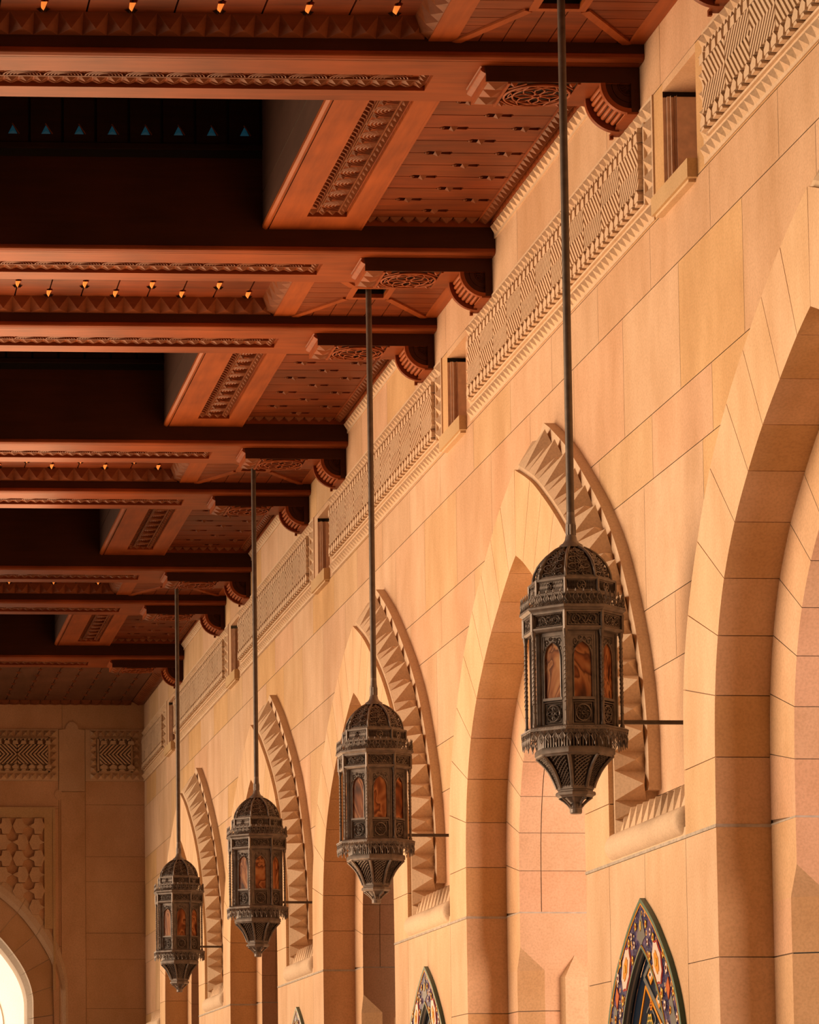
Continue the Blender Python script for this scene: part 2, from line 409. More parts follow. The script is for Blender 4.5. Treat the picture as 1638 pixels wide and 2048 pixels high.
        for k in range(len(ci)-1):
            A, B = ci[k], ci[k+1]; e = 0.012
            rc.face([T(XP+.01, s*(A[0]+e), A[1]+e), T(X2, s*(A[0]+e), A[1]+e), T(X2, s*(B[0]+e), B[1]+e), T(XP+.01, s*(B[0]+e), B[1]+e)])
            A2, B2 = c2[k], c2[k+1]
            e2 = e if k else .14; xs_ = X2+.01 if k else X2+.21
            rc.face([T(xs_, s*(A2[0]+e), A2[1]+e), T(7.3, s*(A2[0]+e), A2[1]+e), T(7.3, s*(B2[0]+e), B2[1]+e), T(xs_, s*(B2[0]+e), B2[1]+e)])
            rc.face([T(X2+.01, s*(A2[0]+e2), A2[1]+e), T(X2+.01, s*(B2[0]+e2), B2[1]+e), T(X2+.01, s*(B[0]+.1), B[1]+e), T(X2+.01, s*(A[0]+.1), A[1]+e)])
            if k >= 1:
                A3, B3 = co[k-1], co[k]
                rc.face([T(XP+.01, s*(A[0]+e), A[1]+e), T(XP+.01, s*(B[0]+e), B[1]+e), T(XP+.01, s*(B3[0]-e), B3[1]-e), T(XP+.01, s*(A3[0]-e), A3[1]-e)])
        # carved canted band from the ring back to the spandrel wall, and the hood mould
        pts = resample(catmull(OUT, 6)[::-1], 120)          # apex -> spring
        nn = []
        for i in range(len(pts)):
            a = pts[max(i-1, 0)]; b = pts[min(i+1, len(pts)-1)]; d = (b[0]-a[0], b[1]-a[1]); l = sqrt(d[0]**2+d[1]**2)
            nn.append((-d[1]/l, d[0]/l))
        def at(t):
            k = min(max(t, 0), 1)*120; i = min(int(k), 119); fr = k-i
            return lerp(pts[i], pts[i+1], fr), lerp(nn[i], nn[i+1], fr)
        def off(t, o):
            p, n = at(t); q = (p[0]+n[0]*o, p[1]+n[1]*o)
            return q if t > 1e-6 else (0.0, p[1]+o/max(0.5, n[1]))
        o2 = lambda t: 0.045+0.19*(1-t)**3
        TE = 0.97
        XC0, XC1 = 5.725, 5.945
        units = []; tt = 0.0; LEN = 4.72
        seq = [0.21, 0.13]; k = 0
        while tt < TE-0.01:
            w = seq[k % 2]/LEN; units.append((tt, min(tt+w, TE), k % 2)); tt += w; k += 1
        for t0, t1, small in units:
            L0, L1, R0, R1 = off(t0, .035), off(t1, .035), off(t0, o2(t0)), off(t1, o2(t1))
            carve.cur = random.choice([(1, .98, .95), (1, .95, .90), (.97, .93, .88)])
            b = [(XC0, L0), (XC0, L1), (XC1, R1), (XC1, R0)]
            b = [T(x, s*q[0], q[1]) for x, q in b]
            tm = (t0+t1)/2
            h = 0.07 if small else 0.16; u = 0.70 if small else 0.84
            q = off(tm, .035+(o2(tm)-.035)*u+h*0.9); ap = T(XC0+(XC1-XC0)*u-0.02, s*q[0], q[1])
            carve.pyr(b, ap)
        ts = [TE*i/60 for i in range(61)]
        for ta, tb in zip(ts, ts[1:]):
            A0, B0, A1, B1 = off(ta, 0), off(tb, 0), off(ta, .035), off(tb, .035)
            carve.cur = (1, .98, .94)
            carve.face([T(XC0, s*A0[0], A0[1]), T(XC0, s*B0[0], B0[1]), T(XC0, s*B1[0], B1[1]), T(XC0, s*A1[0], A1[1])])
        TH = 0.895
        ts = [TH*i/60 for i in range(61)]
        for ta, tb in zip(ts, ts[1:]):
            A0, B0, A1, B1 = off(ta, o2(ta)), off(tb, o2(tb)), off(ta, o2(ta)+.12), off(tb, o2(tb)+.12)
            A2, B2 = off(ta, o2(ta)+.03), off(tb, o2(tb)+.03)
            hood.face([T(XC1, s*A0[0], A0[1]), T(XC1, s*B0[0], B0[1]), T(XC1-.012, s*B2[0], B2[1]), T(XC1-.012, s*A2[0], A2[1])])
            hood.face([T(XC1-.012, s*A2[0], A2[1]), T(XC1-.012, s*B2[0], B2[1]), T(XC1-.012, s*B1[0], B1[1]), T(XC1-.012, s*A1[0], A1[1])])
            hood.face([T(XC1-.012, s*A1[0], A1[1]), T(XC1-.012, s*B1[0], B1[1]), T(XW+.005, s*B1[0], B1[1]), T(XW+.005, s*A1[0], A1[1])])
        A0, A1 = off(TH, o2(TH)-.02), off(TH, o2(TH)+.12)
        hood.face([T(XC1-.012, s*A0[0], A0[1]), T(XC1-.012, s*A1[0], A1[1]), T(XW, s*A1[0], A1[1]), T(XW, s*A0[0], A0[1])])
        for ta, tb in zip([TH+(1-TH)*i/6 for i in range(6)], [TH+(1-TH)*(i+1)/6 for i in range(6)]):   # bare return below the hood
            A0, B0 = off(ta, o2(ta)), off(tb, o2(tb))
            hood.face([T(XC1, s*A0[0], A0[1]), T(XC1, s*B0[0], B0[1]), T(XW, s*B0[0], B0[1]), T(XW, s*A0[0], A0[1])])
        # pointed cap pilasters on the jamb below the string course
        for xa, xb, zc in ((6.36, 6.62, 3.16),):
            w = 1.60; pr = 0.075; xm = (xa+xb)/2
            fill = MB(); fill.cur = (1, .92, .80)
            q = [(xa, w), (xa+.03, w-pr), (xb-.03, w-pr), (xb, w)]
            for (x0, y0), (x1, y1) in zip(q, q[1:]):
                fill.face([T(x0, s*y0, 0.0), T(x1, s*y1, 0.0), T(x1, s*y1, zc), T(x0, s*y0, zc)])
                fill.face([T(x0, s*y0, zc), T(x1, s*y1, zc), T(xm, s*w, zc+.19)])
            fill.build('jamb_pilaster', M['carve'], t)
    st = MB()
    for s in (1, -1):
        w = IN2[0][0]; st.box(X2-XP-.003, 7.3-XP, min(s*(w-.003), s*2.09), max(s*(w-.003), s*2.09), 3.694, 3.706)
    st.build('string_course', M['string'], t)
    ring.build('voussoir_ring', M['stone'], t); ring2.build('inner_ring', M['stone'], t)
    rc.build('mortar_core', M['mortar'], t)
    carve.build('carved_band', M['carve'], t); hood.build('hood_mould', M['carve'], t)
    return t
lab = ['pointed stone arch cut off by the right edge of the photo, nearest the camera',
       'pointed stone arch right behind the largest hanging lantern, second from the camera',
       'pointed stone arch behind the second largest lantern, third from the camera',
       'pointed stone arch behind the third lantern, fourth from the camera',
       'narrow-looking pointed stone arch behind the farthest lantern, next to the end wall']
for yc, l in zip(ACH, lab):
    a = make_arch(yc); a['label'] = l

# ------------------------------------------------------------------ piers
NOC = [(0, 3.385), (.17, 3.30), (.35, 3.19), (.53, 3.05), (.68, 2.92), (.83, 2.74), (.93, 2.56), (.99, 2.35), (1.01, 2.1), (1.01, .5)]
NIC = [(0, 3.05), (.09, 3.0), (.20, 2.92), (.31, 2.82), (.41, 2.71), (.51, 2.56), (.58, 2.40), (.61, 2.2), (.62, 2.0), (.62, .5)]
def nichez(y):
    r = abs(y-.05)-.02
    if r >= .62: return -1
    for a, b in zip(NIC, NIC[1:]):
        if a[0] <= r <= b[0]: return a[1]+(b[1]-a[1])*(r-a[0])/(b[0]-a[0])+.03
    return 3.05
def make_pier():
    t = thing('stone_pier', '', 'pier', (XP, YL, 0), 'piers between the arches')
    b = MB(); c = MB()
    def blk(y0, y1, z0, z1):
        b.cur = random.choice([(1, .94, .86), (1, .95, .90), (1, .91, .85), (.98, .92, .82)])
        g0 = 0 if y0 < -1.6 else G; g1 = 0 if y1 > 1.6 else G
        ys = strips(y0+g0, y1-g1, .05)
        for p, q in zip(ys, ys[1:]):
            za, zb = max(z0+G, nichez(p)), max(z0+G, nichez(q))
            if min(za, zb) < z1-G: b.face([(0, p, min(za, z1-G)), (0, q, min(zb, z1-G)), (0, q, z1-G), (0, p, z1-G)])
    for y0, y1, zz in ((-1.66, -.97, (0, 1.0, 1.95, 2.88, 3.685)), (-.97, 0.04, (0, .9, 1.8, 3.685)), (0.04, .99, (0, .9, 1.8, 3.685)), (.99, 1.66, (0, 1.0, 1.95, 2.88, 3.685))):
        for z0, z1 in zip(zz, zz[1:]): blk(y0, y1, z0, z1)
    ys = strips(-1.645, 1.645, .05)
    for p, q in zip(ys, ys[1:]):
        za = max(0, min(nichez(p), nichez(q)))
        c.face([(.01, p, za), (.01, q, za), (.01, q, 3.69), (.01, p, 3.69)])
    for w in (-1.645, 1.645): c.face([(.01, w, 0), (X2-XP, w, 0), (X2-XP, w, 3.69), (.01, w, 3.69)])
    b.build('ashlar_facing', M['stone'], t); c.build('mortar_core', M['mortar'], t)
    st = MB(); st.box(-.004, X2-XP, -1.665, 1.665, 3.685, 3.705); st.build('string_course', M['string'], t)
    # bolster roll with rounded ends
    r = MB(); n = 14; R = .105; L = .96; prof = []
    for i in range(7): a = pi/2*i/6; prof.append((-L-0.0+R*.8*(1-sin(a)) , R*sin(a)))
    ring = []
    pts = [(-L, 0.001)]+[(-L+.07*(1-cos(pi/2*i/6)), R*sin(pi/2*i/6)) for i in range(1, 7)]
    pts = pts+[(-y, q) for y, q in pts[::-1]]
    rr = [[(.05+q*cos(2*pi*k/20), y, 3.805+q*sin(2*pi*k/20)) for k in range(20)] for y, q in pts]
    for A, B in zip(rr, rr[1:]):
        for k in range(20): r.face([A[k], A[(k+1) % 20], B[(k+1) % 20], B[k]])
    r.build('bolster_roll', M['carve'], t, smooth=True)
    # sloping chevron carving between the roll and the spandrel wall
    v = MB(); w = .97; n = 12
    for i in range(n):
        a = -w+2*w*i/n; bq = -w+2*w*(i+1)/n; m = (a+bq)/2
        v.cur = random.choice([(1, .97, .93), (1, .94, .88)])
        z0, z1, x0, x1 = 3.88, 4.10, .05, XW-XP
        v.pyr([(x0, a, z0), (x0, bq, z0), (x1, bq, z1), (x1, a, z1)], (x0+.12-.06, m+.06, z0+.20))
    v.box(.0, XW-XP, -w, w, 3.705, 3.76)
    v.box(.06, XW-XP, -w, w, 3.76, 3.88)
    v.build('sill_carving', M['carve'], t)
    return t
pier = make_pier()
plab = ['pale ashlar pier with a large blue tiled niche, nearest, behind the largest lantern',
        'ashlar pier with a smaller tiled niche, right of the second largest lantern',
        'ashlar pier below the third lantern, showing only the tip of its tiled niche',
        'slim ashlar pier right of the farthest lantern', 'stone pier at the far corner beside the end wall']
pier['label'] = plab[0]
for k in range(1, 5): copy_tree(pier, P*k, plab[k])

# ------------------------------------------------------------------ tiled niches on the piers
def make_niche():
    t = thing('tile_niche', 'large pointed niche framed in blue and gold floral tiles on the nearest pier', 'niche', (XP, YL+.05, 0), 'tiled niches on the piers')
    oc = catmull(NOC, 4)
    ic = catmull(NIC, 4)
    def between(f): return [lerp(a, b, f) for a, b in zip(oc, ic)]
    X = -.030
    def strip(mb, c0, c1, x0, x1):
        for s in (1, -1):
            for k in range(len(c0)-1):
                mb.face([(x0, s*c0[k][0], c0[k][1]), (x0, s*c0[k+1][0], c0[k+1][1]), (x1, s*c1[k+1][0], c1[k+1][1]), (x1, s*c1[k][0], c1[k][1])])
    fr = MB(); strip(fr, between(.13), between(.93), X, X); fr.build('tile_border', M['tile'], t)
    for nm, f0_, f1_, mt, dx in (('outer_rim', 0, .09, 't_green', .006), ('inner_rim', .95, 1, 't_green', .006), ('outer_gold_line', .09, .135, 't_gold', .004), ('inner_gold_line', .925, .955, 't_gold', .004)):
        ri = MB(); strip(ri, between(f0_), between(f1_), X-dx, X-dx); ri.build(nm, M[mt], t)
    ed = MB(); strip(ed, oc, oc, X-.006, .0); ed.build('green_edge', M['t_dgreen'], t)
    rv = MB(); sh = [(a, b) for a, b in ic]
    strip(rv, ic, ic, X-.006, -.014); rv.mi = 1; strip(rv, ic, ic, -.014, -.002); rv.mi = 0; strip(rv, ic, ic, -.002, .012); rv.mi = 2; strip(rv, ic, ic, .012, .026)
    rv.build('reveal', [M['t_slate'], M['t_pale'], M['t_navy']], t)
    # back panel
    bp = MB(); XB = .028
    for s in (1, -1):
        for a, b in zip(ic, ic[1:]): bp.face([(XB, 0, a[1]), (XB, s*a[0], a[1]), (XB, s*b[0], b[1]), (XB, 0, b[1])])
    bp.build('navy_panel', M['t_navy'], t)
    def flat(mb, pts, x):    # small raised tile inlay
        mb.face([(x, y, z) for y, z in pts])
        n = len(pts)
        for i in range(n): mb.face([(x, *pts[i]), (x, *pts[(i+1) % n]), (x+.006, *pts[(i+1) % n]), (x+.006, *pts[i])])
    def ell(y, z, a, b, n=14, lob=0, amp=0.0, rot=0):
        o = []
        for i in range(n):
            th = 2*pi*i/n; r = 1+amp*cos(lob*th); u, v = a*r*cos(th), b*r*sin(th)
            o.append((y+u*cos(rot)-v*sin(rot), z+u*sin(rot)+v*cos(rot)))
        return o
    fl = MB()
    def put(mi, pts, x): fl.mi = mi; flat(fl, pts, x)
    mats = ['t_white', 't_gold', 't_red', 't_grey', 't_purple', 't_yellow', 't_wine', 't_leaf', 't_orange', 't_navy']
    for s in (1, -1):      # white cartouches, grey strapwork and blossoms on the border
        put(2, ell(s*.40, 2.93, .105, .165, 24, 8, .06, s*.55), X-.004); put(0, ell(s*.40, 2.93, .09, .15, 24, 8, .08, s*.55), X-.008)
        put(1, ell(s*.40, 2.93, .045, .085, 16, 6, .12, s*.55), X-.012); put(5, ell(s*.40, 2.93, .018, .03, 10), X-.016)
        put(3, [(s*.66, 2.66), (s*.73, 2.70), (s*.84, 2.50), (s*.87, 2.2), (s*.74, 2.2), (s*.72, 2.45)], X-.004)
        put(8, [(s*.60, 2.76), (s*.66, 2.82), (s*.70, 2.74), (s*.66, 2.67)], X-.006)
        for y, z, a, m in ((.13, 3.20, .022, 5), (.24, 3.14, .022, 0), (.31, 3.10, .024, 5), (.17, 3.08, .02, 0), (.55, 2.98, .025, 5), (.62, 2.88, .03, 0), (.50, 2.72, .03, 5), (.57, 2.64, .026, 0),
                           (.78, 2.72, .024, 5), (.70, 2.60, .022, 1), (.64, 2.50, .022, 0), (.86, 2.55, .024, 0), (.90, 2.42, .022, 5), (.68, 2.34, .022, 5), (.22, 2.98, .024, 5)):
            put(m, ell(s*y, z, a, a*1.25, 10, 5, .2), X-.008); put(6 if m != 5 else 8, ell(s*y, z, a*.35, a*.45, 8), X-.012)
    put(3, [(-.11, 3.12), (0, 3.30), (.11, 3.12), (.06, 3.10), (0, 3.06), (-.06, 3.10)], X-.004)
    put(5, ell(0, 3.20, .02, .035, 10, 5, .2), X-.008)
    # inside: gold outline, diamond strap border, flowers on scrolls
    XI = XB-.006
    def line(pts, w, mi):
        for a, b in zip(pts, pts[1:]):
            d = (b[0]-a[0], b[1]-a[1]); l = sqrt(d[0]**2+d[1]**2)+1e-9; n = (-d[1]/l*w, d[0]/l*w)
            put(mi, [(a[0]-n[0], a[1]-n[1]), (b[0]-n[0], b[1]-n[1]), (b[0]+n[0], b[1]+n[1]), (a[0]+n[0], a[1]+n[1])], XI)
    line([(.40, 2.40), (.12, 2.80)], .012, 1); line([(.12, 2.80), (-.50, 2.36)], .012, 1); line([(.55, 2.0), (.40, 2.40)], .012, 1)
    line([(.16, 2.86), (-.52, 2.42)], .02, 3); line([(.16, 2.86), (.0, 2.95)], .018, 3); line([(-.14, 2.77), (-.30, 2.82)], .02, 3)
    for y, z in ((-.02, 2.87), (-.22, 2.70), (-.40, 2.56)):
        put(1, [(y-.10, z), (y, z+.05), (y+.08, z), (y, z-.07)], XI-.002); put(0, [(y-.06, z), (y, z+.03), (y+.045, z), (y, z-.04)], XI-.004); put(9, ell(y, z, .015, .012, 8), XI-.006)
    sc = [(.10, 2.62), (.02, 2.66), (-.06, 2.62), (-.12, 2.56), (-.04, 2.52), (.06, 2.48), (.14, 2.42), (.06, 2.36), (-.06, 2.38), (-.16, 2.44), (-.26, 2.46)]
    line(catmull(sc, 4), .007, 3); line(catmull([(.14, 2.42), (.24, 2.46), (.30, 2.40), (.26, 2.30)], 4), .007, 3)
    def flower(y, z, r, mi, ce):
        put(mi, ell(y, z, r, r, 24, 6, .16), XI-.002)
        for k in range(6): put(ce, ell(y+r*.62*cos(k*pi/3), z+r*.62*sin(k*pi/3), r*.2, r*.2, 8), XI-.004)
        put(9, ell(y, z, r*.25, r*.25, 8), XI-.004)
    flower(-.02, 2.665, .035, 1, 8); flower(.02, 2.545, .065, 5, 7); flower(-.24, 2.44, .095, 0, 6); flower(.16, 2.36, .05, 5, 8); flower(-.05, 2.2, .08, 0, 6)
    fl.build('inlaid_flowers', [M[k] for k in mats], t)
    return t
niche = make_niche()
nl = ['smaller pointed blue tiled niche on the second pier, at the bottom edge', 'tip of a blue tiled niche on the third pier, low beside the third lantern',
      'blue tiled niche on the fourth pier, below the bottom of the photo']
for k in (1, 2): copy_tree(niche, P*k, nl[k-1])

# ------------------------------------------------------------------ window recesses
for k, yp in enumerate(PIER):
    w = MB(); y0, y1 = yp+WIN0, yp+WIN1; x1 = 6.30
    w.cur = (1, .95, .88)
    w.face([(XW, y0, WZ0), (x1, y0, WZ0), (x1, y0, WZ1), (XW, y0, WZ1)])
    w.face([(XW, y0, WZ1), (XW, y1, WZ1), (x1, y1, WZ1), (x1, y0, WZ1)])
    w.face([(XW, y0, WZ1), (XW, y1, WZ1), (XW, y1, 9.11), (XW, y0, 9.11)])
    w.face([(XW, y0, WZ0), (XW, y1, WZ0), (x1, y1, WZ0), (x1, y0, WZ0)])
    o = struct(w.build('window_%d' % (k+1), M['stone']))
    fr = MB()           # stepped far jamb
    for xa, xb, s in ((XW, 6.045, .0), (6.045, 6.065, .022), (6.065, 6.095, .008), (6.095, 6.105, .03), (6.105, x1, .018)):
        fr.face([(xa, y1-s, WZ0), (xb, y1-s, WZ0), (xb, y1-s, WZ1-.04), (xa, y1-s, WZ1-.04)])
        fr.face([(xb, y1-s, WZ0), (xb, y1-s-.02, WZ0), (xb, y1-s-.02, WZ1-.04), (xb, y1-s, WZ1-.04)])
    fr.build('window_frame', M['recess'], o)
    bb = MB(); bb.face([(x1, y0, WZ0), (x1, y1, WZ0), (x1, y1, WZ1), (x1, y0, WZ1)]); bb.build('recess_back', M['recess'], o)
    si = MB(); si.cur = (.86, .80, .62); si.box(XW-.07, x1, y0-.0, y1+.10, WZ0-.01, WZ0+.12)
    si.cur = (1, .96, .84); si.box(XW-.05, XW+.01, y0+.05, y1+.06, WZ0-.03, WZ0-.01)
    si.build('window_sill', M['carve'], o, bevel=.006)

# ------------------------------------------------------------------ carved frieze panels
def chevrons(mb, u0, u1, v0, v1, to, d0, d1, cell=0.54, pitch=0.067, bar=0.037):
    n = max(1, round((u1-u0)/cell)); cw = (u1-u0)/n; vm = (v0+v1)/2; h = (v1-v0)/2
    for i in range(n):
        a, b = u0+cw*i, u0+cw*(i+1); sg = 1 if i % 2 == 0 else -1
        for k in range(-int(h/pitch)-2, int(cw/pitch)+3):
            for arm in (1, -1):
                if sg > 0: p = [(a+k*pitch, vm), (a+k*pitch+bar, vm), (a+k*pitch+bar+h, vm+arm*h), (a+k*pitch+h, vm+arm*h)]
                else: p = [(b-k*pitch, vm), (b-k*pitch-bar, vm), (b-k*pitch-bar-h, vm+arm*h), (b-k*pitch-h, vm+arm*h)]
                q = clip(clip(p, -1, 0, -(a+.006)), 1, 0, b-.006)
                if len(q) > 2: mb.prism(q, d0, d1, to)
def make_frieze(L, to, parent, right_open=False):
    """L long, 0.90 high; to(u, v, d): d is height in front of the wall"""
    p = 0.124; n = int((L-.04)/p); m = (L-n*p)/2
    bs = MB(); bs.prism([(0, 0), (L, 0), (L, .90), (0, .90)], -.004, .004, to)
    for q in ([(0, 0), (L, 0), (L, .155), (0, .155)], [(0, .745), (L, .745), (L, .90), (0, .90)], [(0, .155), (.15, .155), (.15, .745), (0, .745)], [(L-.15, .155), (L, .155), (L, .745), (L-.15, .745)]): bs.prism(q, .004, .012, to)
    for u0, u1, v0, v1 in ((m+p, L-m-p, .150, .168), (m+p, L-m-p, .732, .750), (m+p+.004, m+p+.034, .15, .75), (L-m-p-.034, L-m-p-.004, .15, .75)):
        bs.prism([(u0, v0), (u1, v0), (u1, v1), (u0, v1)], .012, .035, to)
    bs.build('frieze_slab', M['carve'], parent)
    py = MB(); e = .010
    cells = [(m+i*p, v) for i in range(n) for v in (.016, .016+6*p)]+[(uu, .016+j*p) for j in range(1, 6) for uu in (m, m+(n-1)*p)]
    for u, v in cells:
        py.cur = random.choice([(1, .97, .93), (1, .94, .88), (.98, .95, .88)])
        py.pyr([to(u+e, v+e, .012), to(u+p-e, v+e, .012), to(u+p-e, v+p-e, .012), to(u+e, v+p-e, .012)], to(u+p/2, v+p/2, .062))
    py.build('pyramid_border', M['carve'], parent)
    fd = MB(); u0, u1 = m+p+.038, L-m-p-.038; d0, d1 = .004, .070
    chevrons(fd, u0, u1, .285, .62, to, d0, d1)
    k = int((u1-u0)/.07)
    for i in range(k):
        u = u0+i*(u1-u0)/k; w = (u1-u0)/k
        fd.prism([(u+.004, .722), (u+.058*w/.07, .722), (u+.02, .69)], d0, d1, to)
        if i % 2 == 0:
            fd.prism([(u+.02, .625), (u+2*w-.02, .625), (u+2*w-.035, .69), (u+.035, .69)], d0, d1, to)
            fd.prism([(u+.022, .20), (u+2*w-.022, .20), (u+2*w-.012, .24), (u+w, .285), (u+.012, .24)], d0, d1, to)
            fd.prism([(u+.03, .172), (u+2*w-.03, .172), (u+2*w-.05, .194), (u+.05, .194)], d0, d1, to)
    fd.build('chevron_field', M['carve'], parent)
fz = ['nearest carved stone frieze panel, cut by the top right corner of the photo', 'long carved chevron frieze panel crossed by the rod of the largest lantern',
      'carved chevron frieze panel crossed by the rod of the second largest lantern', 'carved chevron frieze panel crossed by the rod of the third lantern', 'carved frieze panel crossed by the rod of the farthest lantern',
      'last carved frieze panel of the side wall, running into the end wall corner']
FG = 'carved frieze panels along the walls'
f0 = thing('frieze_panel', fz[0], 'frieze panel', (XW, YL-P+.64, 8.21), FG)
make_frieze(6.24, lambda u, v, d: (-d, u, v), f0)
for k in range(1, 5): copy_tree(f0, P*k, fz[k])
f5 = thing('frieze_panel', fz[5], 'frieze panel', (XW, YL+4*P+.64, 8.21), FG)
make_frieze(YE-(YL+4*P+.64)-.02, lambda u, v, d: (-d, u, v), f5)

# ------------------------------------------------------------------ stone dentil cornice under the wide ceiling bays
def dentils(k, y0, y1):
    t = MB(); p = .124; n = int((y1-y0)/p)
    t.box(XW-.012, XW, y0, y1, 9.565, 9.715)
    for i in range(n):
        t.cur = random.choice([(1, .97, .93), (1, .94, .88)])
        a = y0+.02+i*p
        t.pyr([(XW-.012, a, 9.59), (XW-.012, a+p-.022, 9.59), (XW-.012, a+p-.022, 9.70), (XW-.012, a, 9.70)], (XW-.062, a+p/2-.01, 9.645))
    return struct(t.build('trim_%d' % k, M['carve']))
for k in range(4): dentils(k+1, YA+.93+P*k, YA+DE+P*k)

# ------------------------------------------------------------------ end wall
XC = 1.77
def ez(r):
    r = abs(r)
    return outz(r)+.06 if r < 2.74 else 4.1
we = MB(); ec = MB()
def eblk(x0, x1, z0, z1):
    we.cur = random.choice([(1, .93, .86), (1, .90, .82), (.96, .88, .76), (.98, .92, .84)])
    xs = strips(x0+G, x1-G, .12)
    for p, q in zip(xs, xs[1:]):
        b0, b1 = max(z0+G, ez(p-XC) if abs(p-XC) < 2.76 else z0+G), max(z0+G, ez(q-XC) if abs(q-XC) < 2.76 else z0+G)
        if min(b0, b1) >= z1-G: continue
        we.face([(p, YE, min(b0, z1-G)), (q, YE, min(b1, z1-G)), (q, YE, z1-G), (p, YE, z1-G)])
for z0, z1 in ((0, 1.7), (1.7, 3.4), (3.4, 4.28), (4.28, 5.13), (5.13, 5.58), (5.58, 6.47), (6.47, 6.90), (6.90, 7.80), (7.80, 8.21), (8.21, 9.11)): eblk(4.995, 6.03, z0, z1)
for z0, z1 in ((0, 1.7), (1.7, 3.2), (3.2, 4.06), (4.06, 5.35), (5.35, 6.68), (6.68, 8.02), (8.02, 9.11)): eblk(4.535, 4.995, z0, z1)
for x0, x1, z0, z1 in ((-3, 4.60, 9.11, 9.60), (4.60, 6.03, 9.11, 9.60), (-3, 4.535, 8.21, 9.11), (-3, 4.535, 7.73, 8.21), (4.30, 4.535, 0, 7.73), (-3, 4.30, 3.9, 7.73)): eblk(x0, x1, z0, z1)
wend = struct(we.build('wall_end', M['stone']))
xs = strips(-3, 6.03, .12)
for p, q in zip(xs, xs[1:]):
    b = max(ez(p-XC), ez(q-XC)) if abs((p+q)/2-XC) < 2.74 else 0
    ec.face([(p, YE+.010, b), (q, YE+.010, b), (q, YE+.010, 9.7), (p, YE+.010, 9.7)])
ec.build('mortar_joints', M['mortar'], wend)
bl = MB(); bl.face([(-3, YE+.4, 7.5), (7.3, YE+.4, 7.5), (7.3, YE+.4, 12), (-3, YE+.4, 12)]); bl.build('wall_backing', M['stone'], wend)
# round-headed pilaster strip
pt = thing('wall_pilaster', 'flat stone pilaster strip with rounded head on the shaded end wall', 'pilaster', (4.765, YE, 0))
pm = MB(); hd = [(.11*cos(pi*i/10), 9.11+.13*sin(pi*i/10)) for i in range(11)]
pm.prism([(-.225, 8.03), (.225, 8.03), (.225, 9.10)]+[(x, z) for x, z in hd]+[(-.225, 9.10)], -.03, -.001, lambda u, v, d: (u, d, v))
pm.cur = (1, .92, .84); pm.prism([(-.19, 3.9), (.225, 3.9), (.225, 8.02), (-.19, 8.02)], -.022, -.001, lambda u, v, d: (u, d, v))
pm.prism([(-.23+.07*cos(a), 7.97+.09*sin(a)) for a in [2*pi*i/14 for i in range(14)]], -.026, -.001, lambda u, v, d: (u, d, v))
pm.build('pilaster_shaft', M['stone'], pt)
e1 = thing('frieze_panel', 'short carved chevron frieze panel at the right end of the shaded end wall', 'frieze panel', (4.998, YE, 8.21), FG)
make_frieze(1.02, lambda u, v, d: (u, -d*1.8, v), e1)
e2 = thing('frieze_panel', 'carved chevron frieze panel at the left edge of the photo on the end wall', 'frieze panel', (4.53-6.24, YE, 8.21), FG)
make_frieze(6.24, lambda u, v, d: (u, -d*1.8, v), e2)
# star carved spandrel
sp = thing('star_panel', 'carved star pattern spandrel panel above the bright end arch', 'carved panel', (XC, YE, 0))
fm = MB(); top, bot, xr = 7.73, 5.65, 4.45-XC
fm.cur = (.92, .88, .72)
def moul(x0, x1, z0, z1):
    fm.prism([(x0, z0), (x1, z0), (x1, z1), (x0, z1)], -.04, -.001, lambda u, v, d: (u, d, v))
moul(xr-.15, xr-.02, bot, top-.16); moul(-3.5, xr-.02, top-.16, top-.02)
def fillet(x0, x1, z0, z1): fm.prism([(x0, z0), (x1, z0), (x1, z1), (x0, z1)], -.055, -.001, lambda u, v, d: (u, d, v))
fillet(xr-.02, xr+.02, 4.6, top-.02); fillet(-3.5, xr+.02, top-.02, top+.02); fillet(xr-.17, xr-.15, bot, top-.16)
fm.build('panel_frame', M['carve'], sp)
stp = MB(); p = .28; x = xr-.16; TO = lambda u, v, d: (u, d, v)
gx = 0
while x > -2.9:
    z = top-.17; gz = 0
    while z > 5.2:
        if z-p/2 > ez(x-p/2)+.26:
            cx, cz = x-p/2, z-p/2
            stp.cur = random.choice([(1, .95, .9), (1, .92, .84)])
            if (gx+gz) % 2 == 0:
                stp.prism([(cx-p*.5, cz), (cx-p*.17, cz+p*.17), (cx-p*.12, cz+p*.48), (cx+p*.28, cz+p*.48), (cx+p*.5, cz), (cx+p*.28, cz-p*.48), (cx-p*.12, cz-p*.48), (cx-p*.17, cz-p*.17)], -.09, -.002, TO)
                for q in (.12, .2, .28): stp.prism([(cx+p*q-.02, cz+p*.36), (cx+p*(q+.12)-.02, cz), (cx+p*q-.02, cz-p*.36), (cx+p*q, cz-p*.36), (cx+p*(q+.12), cz), (cx+p*q, cz+p*.36)], -.10, -.09, TO)
            else:
                stp.prism([(cx-p*.28, cz+p*.46), (cx+p*.1, cz+p*.46), (cx+p*.2, cz+p*.15), (cx+p*.48, cz), (cx+p*.2, cz-p*.15), (cx+p*.1, cz-p*.46), (cx-p*.28, cz-p*.46), (cx-p*.48, cz)], -.075, -.002, TO)
        z -= p; gz += 1
    x -= p; gx += 1
stp.build('star_field', M['carve'], sp)
